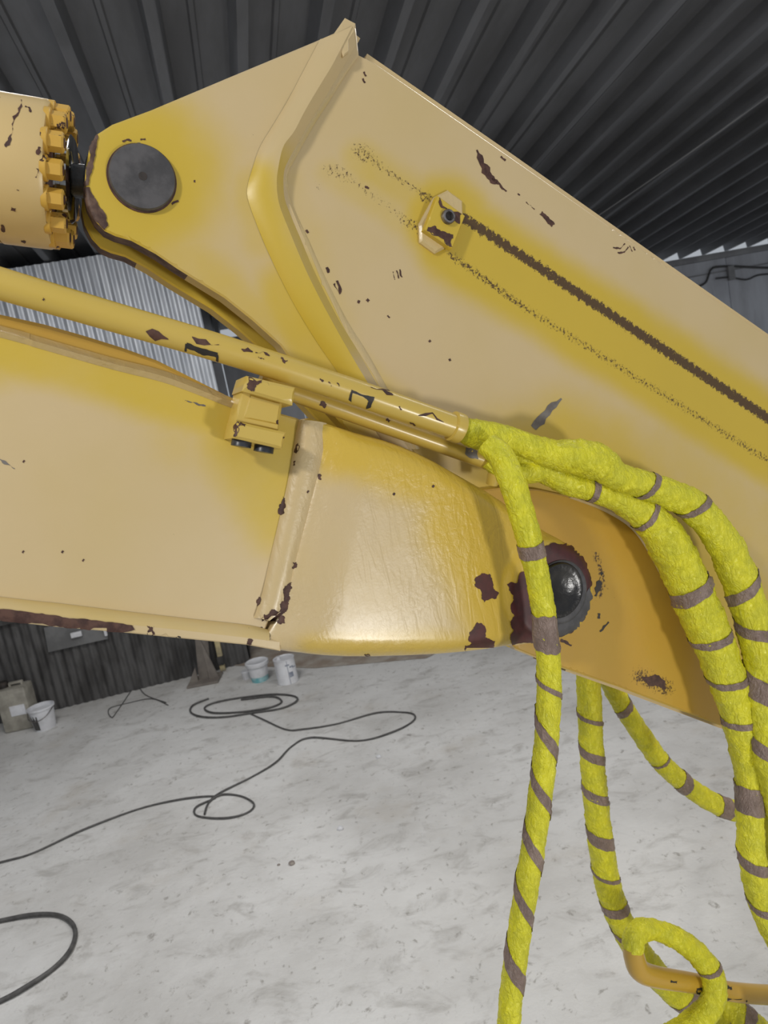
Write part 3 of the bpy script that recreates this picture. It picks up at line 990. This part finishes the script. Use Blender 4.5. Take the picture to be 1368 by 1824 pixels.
PO = .105
p1, S1, f1, tub1 = pipe('hydraulic_pipe', [(-720, 300, PO, 84), (-480, 368, PO, 74), (-240, 437, PO, 64), (-120, 470, PO, 61), (0, 505, PO, 58), (200, 564, PO, 53), (400, 623, PO, 50), (600, 688, PO, 47), (700, 722, PO, 46), (815, 762, PO, 44)], M_pipe,
                       'thick yellow steel pipe running over the boom into the taped hoses', 'pipe', 'steel pipes above the boom')
p2, S2, f2_, tub2 = pipe('hydraulic_pipe', [(462, 681, .06, 35), (540, 705, .06, 34), (700, 762, .06, 32), (800, 797, .06, 31), (880, 826, .06, 31)], M_pipe,
                        'thinner yellow steel pipe just below the thick pipe', 'pipe', 'steel pipes above the boom')
e = Vector(S1[-1][:3]); d1 = Vector(S1[-1][:3] - S1[-6][:3]).normalized(); rr = S1[-1][3]
MB().lathe([(-.014, rr), (-.012, rr * 1.22), (-.002, rr * 1.25), (.006, rr * 1.22), (.008, rr)], e, d1, 36).build('end_collar', M_pipe, p1)
for pts in ([(333, 610), (388, 628), (389, 638), (360, 632), (332, 620)], [(330, 612), (334, 612), (331, 634), (328, 634)], [(385, 630), (389, 632), (387, 652), (384, 650)],
            [(626, 694), (660, 706), (667, 707), (660, 726), (652, 728), (656, 714), (650, 709), (628, 700), (626, 716), (621, 712)]):
    mark([tub1], p1, pts, M_black, 'scuff_mark', .08)
for ln, w in ((((76, 532), (79, 534)), 5), (((342, 600), (390, 614)), 1.4), (((430, 622), (450, 627)), 2), (((500, 637), (510, 645)), [3, 8]), (((460, 636), (470, 640)), 2), (((455, 628), (480, 634)), 2),
              (((570, 675), (576, 679)), 3), (((585, 680), (590, 688)), 2), (((600, 682), (604, 688)), 2), (((711, 724), (715, 730)), 3), (((730, 752), (740, 758)), 1.5), (((745, 740), (790, 752)), 1.2), (((260, 590), (300, 604)), 1.4), (((660, 690), (700, 704)), 1.4)):
    stroke([tub1], p1, ln, w, M_rust, 'scuff_mark', .25)
for ln, w in ((((688, 747), (694, 751)), 5), (((673, 773), (680, 779)), 7), (((570, 718), (580, 724)), 8)):
    stroke([tub2], p2, ln, w, M_rust, 'scuff_mark', .25)
mark([tub2], p2, [(830, 797), (850, 803), (852, 818), (838, 816), (828, 808)], M_grey, 'grey_tape', .1)

clamp = tag(empty('pipe_clamp', MM), 'yellow bolted clamp block on the boom edge below the thick pipe', 'clamp')
CO = BO + .055
body = plate('clamp_body', [(432, 690), (505, 712), (496, 768), (418, 752)], CO - .006, .055, M_pipe, clamp, res=.012, bevel=.003)
plate('clamp_jaw', [(440, 669), (527, 690), (522, 722), (432, 696)], CO + .012, .072, M_pipe, clamp, res=.012, bevel=.004)
cap2 = plate('clamp_jaw', [(422, 750), (510, 770), (503, 800), (416, 780)], CO + .012, .072, M_pipe, clamp, res=.012, bevel=.004)
plate('clamp_window', [(446, 703), (500, 718), (494, 756), (434, 744)], CO - .004, .01, M_pipe, clamp, res=.012, bevel=.002)
for x, y in ((430, 789), (470, 799)):
    c0 = L(x, y, CO - .012)
    up = (L(430, 690, CO) - L(414, 790, CO)).normalized()
    m_ = MB(); m_.lathe([(0, .0155), (.010, .0155), (.012, .014)], c0 - up * .006, up, 24)
    m_.build('bolt_head', M_boltk, clamp)['label'] = 'black bolt head'
TK = [o for o in clamp.children if o.name.startswith('clamp')]
for pts in ([(442, 669), (468, 675), (466, 682), (456, 686), (452, 697), (440, 690)], [(422, 752), (438, 756), (436, 760), (424, 760), (422, 776), (416, 778)], [(494, 748), (500, 748), (499, 757), (492, 754)],
            [(504, 778), (509, 776), (507, 788), (503, 792)]):
    mark(TK, clamp, pts, M_rust, 'paint_chip', .2)

# ------------------------------------------------------------------ taped hoses
def hz(p, s, seed):
    return mnoise.noise(Vector(p) * s + Vector((seed * 7.3, seed * 1.7, 0)))


def hose(label, pts, bands, seed, lumps=0.0, pitch=.075, name='taped_hose', slant=.9, n=40, cat='hose', hand=1):
    t = tag(empty(name, MM), label, cat, 'hoses wrapped in yellow film')
    S = path(pts, .0035)
    fr = frames(S, view)

    def bump(s, q, p):
        w = (s / pitch - hand * q / (2 * pi)) % 1.0
        r = 1 + .045 * (1 - w) ** 3 - .018 * w
        c3 = (cos(q) * 2.2, sin(q) * 2.2, s * 42)
        r += .045 * hz(c3, 1.0, seed) + .085 * (1 - abs(hz((c3[0] * 1.3, c3[1] * 1.3, s * 62 + q * 1.8), 1.0, seed + 3))) ** 3 - .04
        r += lumps * hz((cos(q) * .8, sin(q) * .8, s * 16), 1.0, seed + 9)
        return r
    o = tube('film_wrap', S, fr, M_tape, t, n=n, bump=bump)
    cum = [0.0]
    for i in range(1, len(S)): cum.append(cum[-1] + np.linalg.norm(S[i][:3] - S[i - 1][:3]))
    cum = np.array(cum)
    pxs = np.array([px_of(p[:3])[:2] for p in S])
    for bd in bands:
        x, y, w = bd[:3]
        sl = bd[3] if len(bd) > 3 else slant
        i0 = int(np.argmin(np.hypot(pxs[:, 0] - x, pxs[:, 1] - y)))
        zz = px_of(S[i0][:3])[2]
        wm = w * zz / F
        rad = S[i0][3]
        vs, fs = [], []
        nq, nw = 44, 7
        for a in range(nq + 1):
            q = -pi + 2 * pi * a / nq
            taper = 1.0 - .55 * abs(q / pi) ** 3
            for k in range(nw + 1):
                edge = .16 * hz((q * 1.4, k, x), 1.3, seed + 5)
                ss = cum[i0] + sl * rad * q / 1.57 + wm * ((k / nw - .5) * taper + edge * .5)
                ss = min(max(ss, 0), cum[-1])
                j = int(np.clip(np.searchsorted(cum, ss) - 1, 0, len(S) - 2))
                f_ = (ss - cum[j]) / max(cum[j + 1] - cum[j], 1e-6)
                P = S[j] * (1 - f_) + S[j + 1] * f_
                T, Nn, Bb = fr[j]
                r = P[3] * bump(ss, q, P) * 1.012 + .0012
                vs.append(Vector(P[:3]) + (Nn * cos(q) + Bb * sin(q)) * r)
        for a in range(nq):
            for k in range(nw):
                i_ = a * (nw + 1) + k
                fs.append([i_, i_ + 1, i_ + nw + 2, i_ + nw + 1])
        mesh_obj('tape_band', vs, fs, M_brown, t, True, None, None, 80)
    return t


hose('long hose in yellow film hanging straight down across the lower pin',
     [(868, 790, .15, 44), (893, 815, .17, 46), (908, 848, .185, 47), (922, 890, .19, 46), (938, 945, .19, 46), (954, 1010, .185, 43), (966, 1075, .18, 42), (972, 1130, .18, 42), (978, 1200, .18, 43), (976, 1280, .18, 43),
      (968, 1370, .18, 42), (957, 1460, .18, 42), (943, 1550, .18, 42), (930, 1630, .18, 41), (917, 1720, .18, 41), (908, 1800, .18, 41), (900, 1900, .18, 41), (890, 2010, .18, 41), (875, 2200, .18, 41), (865, 2420, .18, 41)],
     [(947, 978, 26, .1), (971, 1128, 66, .3), (984, 1222, 10, .8), (974, 1308, 25, 1.7), (968, 1408, 25, 1.7), (957, 1510, 25, 1.7), (940, 1608, 24, 1.7), (926, 1722, 34, 1.7)], 1, hand=1)
hose('outer of the two thick taped hoses curving down the right edge',
     [(822, 764, PO, 44), (860, 776, PO, 50), (920, 786, PO, 46), (975, 806, .11, 50), (1020, 812, .12, 62), (1060, 822, .12, 66), (1095, 845, .12, 56), (1140, 862, .12, 50), (1190, 878, .12, 52), (1240, 908, .12, 54),
      (1285, 962, .125, 58), (1318, 1030, .13, 60), (1343, 1110, .135, 60), (1356, 1190, .14, 60), (1360, 1270, .145, 58), (1368, 1350, .15, 56), (1392, 1440, .15, 54), (1430, 1520, .15, 54), (1470, 1640, .14, 54), (1480, 1820, .12, 54), (1440, 2000, .1, 54), (1380, 2200, .1, 54)],
     [(1152, 862, 15, .5), (1232, 898, 15, .6), (1350, 1037, 22, -.6), (1352, 1120, 22, .6), (1352, 1225, 44, .9), (1360, 1330, 26, .9)], 2, lumps=.16, slant=.7)
hose('inner thick taped hose curving down beside the outer one at right',
     [(915, 800, .075, 52), (960, 830, .08, 50), (1010, 858, .085, 46), (1060, 873, .09, 44), (1110, 892, .09, 50), (1152, 920, .09, 62), (1190, 966, .09, 72), (1222, 1030, .09, 74), (1252, 1100, .095, 74), (1280, 1170, .10, 68),
      (1305, 1240, .105, 62), (1322, 1310, .11, 54), (1333, 1380, .11, 47), (1336, 1460, .115, 46), (1340, 1530, .12, 46), (1358, 1610, .12, 46), (1396, 1690, .12, 46), (1450, 1770, .12, 46), (1500, 1900, .1, 46), (1500, 2080, .05, 46), (1460, 2250, 0, 46)],
     [(1050, 876, 13, -.2), (1155, 905, 12, -.2), (1255, 1038, 26, -.25), (1288, 1125, 14, .1), (1302, 1205, 14, .3), (1316, 1283, 12, .3), (1334, 1420, 50, .3), (1338, 1535, 22, .8), (1352, 1615, 16, .8)], 3, lumps=.05)
FO = -.30
hose('taped hose hanging behind the arm, right of the central hose, into the lower pipe',
     [(1040, 1080, FO, 40), (1045, 1150, FO, 41), (1049, 1230, FO, 42), (1053, 1320, FO, 42), (1060, 1410, FO, 43), (1070, 1500, FO, 44), (1084, 1580, FO, 45), (1108, 1645, FO + .01, 45), (1142, 1702, FO + .03, 46),
      (1188, 1755, FO + .05, 46), (1240, 1795, FO + .08, 46), (1300, 1830, FO + .1, 46), (1360, 1860, FO + .1, 46)],
     [(1060, 1278, 8, .5), (1054, 1342, 18, .7), (1058, 1413, 17, .7), (1066, 1490, 24, .7), (1078, 1555, 8, .7), (1094, 1615, 20, .3), (1112, 1668, 13, .9), (1225, 1783, 26, .5)], 4)
hose('thinner taped hose slanting to the right below the arm',
     [(1040, 1140, -.33, 32), (1075, 1195, -.33, 33), (1105, 1250, -.33, 34), (1140, 1305, -.33, 34), (1180, 1360, -.33, 34), (1225, 1400, -.32, 34), (1275, 1432, -.30, 35), (1330, 1450, -.28, 36), (1400, 1466, -.26, 36), (1520, 1468, -.25, 36), (1640, 1430, -.25, 36), (1760, 1340, -.25, 36)],
     [(1100, 1265, 14, -.4), (1180, 1350, 6, .2), (1214, 1395, 22, -.3), (1288, 1434, 24, -.3)], 5, pitch=.05)
hose('taped hose end looping over the bent pipe in the bottom right corner',
     [(1128, 1690, -.10, 38), (1130, 1672, -.10, 38), (1142, 1657, -.10, 38), (1172, 1658, -.10, 34), (1210, 1674, -.09, 38), (1245, 1702, -.08, 40), (1268, 1735, -.07, 42), (1273, 1770, -.06, 42), (1258, 1800, -.06, 42), (1225, 1830, -.06, 42),
      (1170, 1860, -.06, 42)], [(1262, 1722, 10, .3)], 6, lumps=.08, pitch=.04)
hose('short taped hose leaving the bottom right corner behind the loop',
     [(1250, 1900, -.2, 46), (1285, 1840, -.2, 46), (1310, 1806, -.19, 44), (1345, 1830, -.18, 44), (1400, 1880, -.18, 44)], [(1268, 1812, 30, .2), (1325, 1802, 20, .3)], 8, pitch=.05)
hose('taped hose at the far right edge behind the thick hoses',
     [(1405, 1180, .05, 34), (1385, 1260, .045, 34), (1372, 1340, .04, 34), (1366, 1430, .045, 30), (1368, 1520, .045, 30), (1385, 1620, .04, 32), (1420, 1740, .04, 34), (1430, 1900, .04, 34), (1400, 2100, .04, 34)], [], 9)
bp, SB, fB, tubB = pipe('bent_pipe', [(1127, 1684, -.10, 36), (1130, 1706, -.10, 37), (1140, 1728, -.10, 38), (1168, 1740, -.10, 36), (1240, 1752, -.105, 33), (1300, 1766, -.11, 32), (1368, 1772, -.115, 32), (1460, 1776, -.12, 32), (1600, 1782, -.13, 32), (1800, 1786, -.14, 32)], M_orange,
                      'bent orange-yellow steel pipe crossing the bottom right corner', 'pipe')
for ln, w in ((((1195, 1748), (1206, 1750)), 5), (((1240, 1763), (1256, 1768)), 5), (((1294, 1758), (1304, 1760)), 6), (((1296, 1780), (1330, 1783)), 5)):
    stroke([tubB], bp, ln, w, M_black, 'scuff_mark', .3)
# fittings below the bundle
fit = tag(empty('hose_fitting', MM), 'taped elbow fitting at the end of the thin pipe below the hose bundle', 'fitting')
S = path([(868, 818, .07, 34), (895, 836, .075, 40), (915, 842, .08, 40), (945, 840, .085, 44), (970, 838, .085, 36)])
tube('film_wrap', S, frames(S, view), M_tape, fit, n=28, bump=lambda s, q, p: 1 + .10 * hz((cos(q), sin(q), s * 40), 1, 12) + .04 * abs(hz((cos(q) * 4, sin(q) * 4, s * 90), 1, 13)))
S = path([(876, 862, .06, 22), (882, 840, .07, 24), (890, 822, .08, 22)])
tube('stub', S, frames(S, view), M_pipe, fit, n=24)

# ------------------------------------------------------------------ things on the floor and by the wall
def floor_hose(label, pts, r, name='floor_cable', cat='cable', group='cables on the floor'):
    P = [fl(x, y) for x, y in pts]
    S = catmull([(p.x, p.y, r + .001 + (.004 * (i % 2)), r) for i, p in enumerate(P)], .03)
    fr = frames(S, lambda p: Vector((0, 0, 1)))
    o = tube(name, S, fr, M_cable, None, Matrix.Identity(4), n=10)
    return tag(o, label, cat, group)


floor_hose('long dark cable snaking across the floor with a small knot loop in the middle',
           [(-520, 1690), (-320, 1625), (-120, 1570), (0, 1539), (60, 1521), (150, 1480), (250, 1442), (330, 1425), (385, 1421), (350, 1440), (352, 1455), (400, 1460), (440, 1450), (453, 1435), (430, 1420), (395, 1418), (372, 1432), (365, 1453),
            (372, 1432), (392, 1415), (450, 1385), (492, 1360), (520, 1331), (555, 1316), (640, 1321), (700, 1306), (735, 1287), (738, 1275), (715, 1270), (670, 1272), (600, 1291), (540, 1301), (510, 1301), (470, 1284), (445, 1272)], .006)
floor_hose('dark cable coiled in a flat oval in front of the sheet wall',
           [(372, 1246), (345, 1258), (340, 1270), (360, 1279), (400, 1279), (450, 1272), (500, 1264), (528, 1252), (525, 1242), (490, 1239), (440, 1243), (390, 1252), (365, 1262), (380, 1272), (430, 1270), (480, 1263), (502, 1252), (485, 1243), (430, 1248)], .008)
floor_hose('thick dark cable loop at the lower left edge of the floor', [(-420, 1790), (-260, 1735), (-140, 1690), (-60, 1660), (0, 1644), (60, 1634), (105, 1634), (130, 1650), (135, 1672), (122, 1704), (90, 1734), (40, 1768), (0, 1788), (-80, 1824), (-260, 1900), (-480, 1990)], .011)
w = floor_hose('thin grey wire bent into a pointed loop on the floor by the sheet wall', [(300, 1257), (270, 1246), (225, 1254), (198, 1262), (193, 1270), (199, 1279), (206, 1272), (240, 1222), (243, 1212), (250, 1228), (262, 1240), (296, 1253)], .004, 'floor_wire', 'wire')


def stand(name, x, y, label, cat, group=None, rz=0.0):
    p = fl(x, y)
    return tag(empty(name, Matrix.Translation((p.x, p.y, 0)) @ Matrix.Rotation(rz, 4, 'Z')), label, cat, group), (p - CAM).dot(fw) / F


# white pail with teal drips
t, k = stand('paint_pail', 464, 1211, 'round white lidded paint pail with teal paint around its base', 'paint pail')
r = 19 * k
MB().lathe([(0, r * .78), (r * .5, r * .83)], (0, 0, 0), (0, 0, 1), 28).build('teal_base', M_teal, t)
MB().lathe([(r * .5, r * .84), (r * 1.55, r * .96)], (0, 0, 0), (0, 0, 1), 28).build('body', M_white, t)
MB().lathe([(r * 1.5, r * 1.06), (r * 1.55, r * 1.09), (r * 1.85, r * 1.09), (r * 1.9, r * 1.0), (r * 1.82, r * .9)], (0, 0, 0), (0, 0, 1), 28).build('lid', M_white, t)
# tall can
t, k = stand('paint_can', 514, 1214, 'tall white paint can with grey print standing right of the lidded pail', 'paint can', rz=.25)
r = 18.5 * k
MB().lathe([(0, r), (.004, r * 1.03), (.012, r), (r * 2.35, r), (r * 2.36, r * 1.04), (r * 2.44, r * 1.04), (r * 2.44, r * .95), (r * 2.38, r * .9)], (0, 0, 0), (0, 0, 1), 32).build('body', M_white, t)
MB().lathe([(r * 2.38, .02), (r * 2.7, .018)], (-r * .5, 0, 0), (0, 0, 1), 14).build('cap', M_white, t)
for a0, z0, h in ((-.35, 1.85, .14), (.05, 1.6, .16), (.35, 1.5, .10), (-.1, .7, .5)):
    vs, fs = [], []
    for i in range(7):
        q = -pi / 2 + .25 + a0 + i * .07
        for z in (z0, z0 + h): vs.append((cos(q) * r * 1.006, sin(q) * r * 1.006, z * r))
    for i in range(6): fs.append([2 * i, 2 * i + 2, 2 * i + 3, 2 * i + 1])
    mesh_obj('printed_mark', vs, fs, M_print, t)
sv, sf = MB(), None
MB().box((r * .1, -r * 1.0, r * 1.2), .004, .006, r * 2.3).build('side_seam', M_print, t)
# small tub
t, k = stand('plastic_tub', 441, 1208, 'small white tub tucked against the left of the lidded pail', 'tub')
r = 9 * k
MB().lathe([(0, r * .9), (r * 1.3, r), (r * 1.4, r * 1.06), (r * 1.55, r * 1.06), (r * 1.55, r * .9)], (0, 0, 0), (0, 0, 1), 20).build('body', M_white, t)
MB().lathe([(r * 1.5, r * .95), (r * 1.62, r * .9)], (0, 0, 0), (0, 0, 1), 20).build('lid', M_white, t)
# jerrycan and bucket at the left
t, k = stand('jerrycan', 43, 1294, 'cloudy square plastic jerrycan standing against the dark sheets at the left edge', 'jerrycan', rz=BY - .1)
W, H_ = 52 * k, 84 * k
MB().box((0, 0, H_ * .46), W, W * .75, H_ * .92, bev=W * .10).build('body', M_jerry, t)
MB().lathe([(H_ * .9, W * .14), (H_ * .97, W * .14), (H_ * .97, W * .17), (H_ * 1.05, W * .17)], (-W * .3, 0, 0), (0, 0, 1), 18).build('cap', M_black, t)
MB().box((W * .12, 0, H_ * .985), W * .46, W * .12, H_ * .05, bev=.006).box((W * .32, 0, H_ * .94), W * .07, W * .12, H_ * .1, bev=.004).box((-W * .08, 0, H_ * .94), W * .07, W * .12, H_ * .1, bev=.004).build('handle', M_jerry, t)
MB().box((W * .12, -W * .385, H_ * .45), W * .5, .006, H_ * .22, bev=.002).build('label_sticker', M_white, t)
t, k = stand('bucket', 82, 1296, 'small open pale bucket with stained front, right of the jerrycan', 'bucket')
r = 22 * k
MB().lathe([(0, r * .8), (r * 1.7, r * .98), (r * 1.72, r * 1.07), (r * 1.85, r * 1.07), (r * 1.87, r * .98), (r * 1.6, r * .95)], (0, 0, 0), (0, 0, 1), 28).build('body', M_white, t)
vs, fs = [], []
for i in range(9):
    q = -pi / 2 - .75 + i * .09
    for z in (.15, 1.2 + .25 * sin(i * 1.9)): vs.append((cos(q) * r * (.815 + .105 * z), sin(q) * r * (.815 + .105 * z), z * r))
for i in range(8): fs.append([2 * i, 2 * i + 2, 2 * i + 3, 2 * i + 1])
mesh_obj('stain', vs, fs, M_cable, t)
S = catmull([(-r * 1.05, 0, r * 1.7, .004), (-r * .7, -r * .95, r * 1.25, .004), (0, -r * 1.2, r * 1.05, .004), (r * .7, -r * .95, r * 1.25, .004), (r * 1.05, 0, r * 1.7, .004)], .01)
tube('handle', S, frames(S, lambda p: Vector((0, 0, 1))), M_steel, t, n=8)


# leaning things by the wall
def bar_px(name, a, b, va_, vb_, w, th, mat, label, cat):
    A, B = on_wall(*a, va_), on_wall(*b, vb_)
    A, B = BM @ A, BM @ B
    if B.z < .02: B.z = 0.0
    t = tag(empty(name, Matrix.Translation(B)), label, cat)
    d_ = (A - B)
    rot = d_.to_track_quat('Z', 'Y').to_matrix()
    m_ = MB()
    m_.box(rot @ Vector((0, 0, d_.length / 2)), w, th, d_.length, rot=rot, bev=.004)
    return t, m_, rot, d_.length


t, m_, rot, ln = bar_px('wall_post', (357, 1120), (372, 1238), V1 - .22, V1 - .30, .11, .06, M_wood, 'dusty grey-brown post standing near the end of the sheet wall', 'post')
m_.build('upright', M_wood, t)
foot = t.matrix_world.translation
MB().box((.0, .0, .012), .30, .26, .024, bev=.006).build('base_plate', M_wood, t)
gus = MB()
gus.add([(-.06, -.03, .02), (-.15, -.03, .02), (-.06, -.03, .16), (-.06, -.01, .02), (-.15, -.01, .02), (-.06, -.01, .16)], [[0, 1, 2], [3, 5, 4], [0, 3, 4, 1], [1, 4, 5, 2], [0, 2, 5, 3]])
gus.add([(.05, -.03, .02), (.14, -.03, .02), (.05, -.03, .42), (.05, -.01, .02), (.14, -.01, .02), (.05, -.01, .42)], [[0, 2, 1], [3, 4, 5], [0, 1, 4, 3], [1, 2, 5, 4], [0, 3, 5, 2]])
gus.build('gusset', M_wood, t, smooth=False)
t, m_, rot, ln = bar_px('striped_pole', (384, 1130), (401, 1209), V1 - .06, V1 - .12, .05, .05, M_ypole, 'thin pale yellow pole leaning at the end of the sheet wall', 'pole')
m_.build('shaft', M_ypole, t)
MB().box((0, 0, ln * .30), .054, .054, ln * .22, rot=None).build('dark_wrap', M_dark, t)
# flat sheet fixed on the dark cladding
c4 = [on_wall(x, y, V1 - .09) for x, y in ((78, 1118), (190, 1100), (192, 1138), (86, 1162))]
hp = empty('hanging_panel', BM); tag(hp, 'flat grey metal sheet fixed to the dark corrugated cladding', 'metal sheet')
vs = [p for p in c4] + [p + Vector((0, .02, 0)) for p in c4]
mesh_obj('sheet', vs, [[0, 1, 2, 3], [7, 6, 5, 4], [0, 4, 5, 1], [1, 5, 6, 2], [2, 6, 7, 3], [3, 7, 4, 0]], M_panel, hp, False)
a = on_wall(136, 1130, V1 - .11)
MB().box(a, .10, .03, .05, bev=.006).build('bracket', M_white, hp)
a = on_wall(188, 1126, V1 - .11)
MB().box(a, .025, .03, .07, bev=.004).build('clip', M_white, hp)
# ledge clutter above the rail at the left
a = on_wall(35, 1108, V1 - .09)
bm = bmesh.new(); bmesh.ops.create_icosphere(bm, subdivisions=4, radius=1.0)
for v in bm.verts:
    q = 1 + .45 * mnoise.noise(v.co * 2.3) + .22 * mnoise.noise(v.co * 6.1)
    v.co = Vector((v.co.x * .21 * q, v.co.y * .045 * q, max(v.co.z * .06 * q, -.045)))
bm.verts.index_update()
mesh_obj('rag', [v.co + Vector((a.x, a.y + .012, 1.03)) for v in bm.verts], [[v.index for v in f.verts] for f in bm.faces], M_white, None, True, BM)
bm.free()
tag(bpy.data.objects['rag'], 'crumpled pale rag lying on the rail at the left edge under the boom', 'rag')
# cables on the back wall
for lab, pts, r_ in (('dark cable drooping below the beam on the back wall', [(1205, 505), (1235, 512), (1256, 504), (1263, 488), (1270, 477), (1300, 474), (1340, 476), (1380, 477)], .018),
                     ('second dark cable sagging along the back wall below the beam', [(1275, 496), (1300, 494), (1330, 498), (1350, 490), (1385, 487)], .014)):
    S = catmull([(*on_wall(x, y, V2 - .07), r_) for x, y in pts], .08)
    o = tube('wall_cable', S, frames(S, lambda p: Vector((0, -1, 0))), M_cable, None, BM, n=8)
    tag(o, lab, 'cable')
a = on_wall(1302, 486, V2 - .08)
MB().box(a, .12, .06, .24, bev=.01).build('wall_bracket', M_beam, mw=BM)
tag(bpy.data.objects['wall_bracket'], 'small grey bracket under the beam between the two wall cables', 'bracket')
# wire strung below the roof
S = catmull([(*(BI @ (CAM + ray(x, y) * q)), .006) for x, y, q in ((1368, 172, 6.2), (1200, 292, 7.2), (1060, 388, 8.4))], .2)
tag(tube('roof_wire', S, frames(S, lambda p: Vector((0, -1, 0))), M_beam, None, BM, n=8), 'thin pale wire strung under the roof at the upper right', 'wire')
# stones on the floor
for i, (x, y, s_, lab) in enumerate(((520, 1539, 6, 'small dark stone on the open floor, the larger of the pair'), (497, 1541, 3, 'tiny dark stone on the floor, left of the larger one'),
                                     (606, 1477, 6, 'pale paint flake lying on the floor above the dark stones'), (675, 1349, 5, 'pale speck of debris near the cable bend'))):
    p = fl(x, y); kk = (p - CAM).dot(fw) / F
    bm = bmesh.new(); bmesh.ops.create_icosphere(bm, subdivisions=2, radius=s_ * kk)
    for v in bm.verts: v.co *= 1 + .3 * mnoise.noise(v.co * 60 + Vector((i, 0, 0)))
    for v in bm.verts: v.co.z = max(v.co.z * .6, -s_ * kk * .3)
    bm.verts.index_update()
    mesh_obj('pebble', [v.co.copy() for v in bm.verts], [[v.index for v in f.verts] for f in bm.faces], M_stone if i < 2 else M_white, None, True, Matrix.Translation((p.x, p.y, s_ * kk * .28)))
    bm.free()
    ob = [o for o in COL.objects if o.name.startswith('pebble')][-1]
    tag(ob, lab, 'pebble', 'debris on the floor')
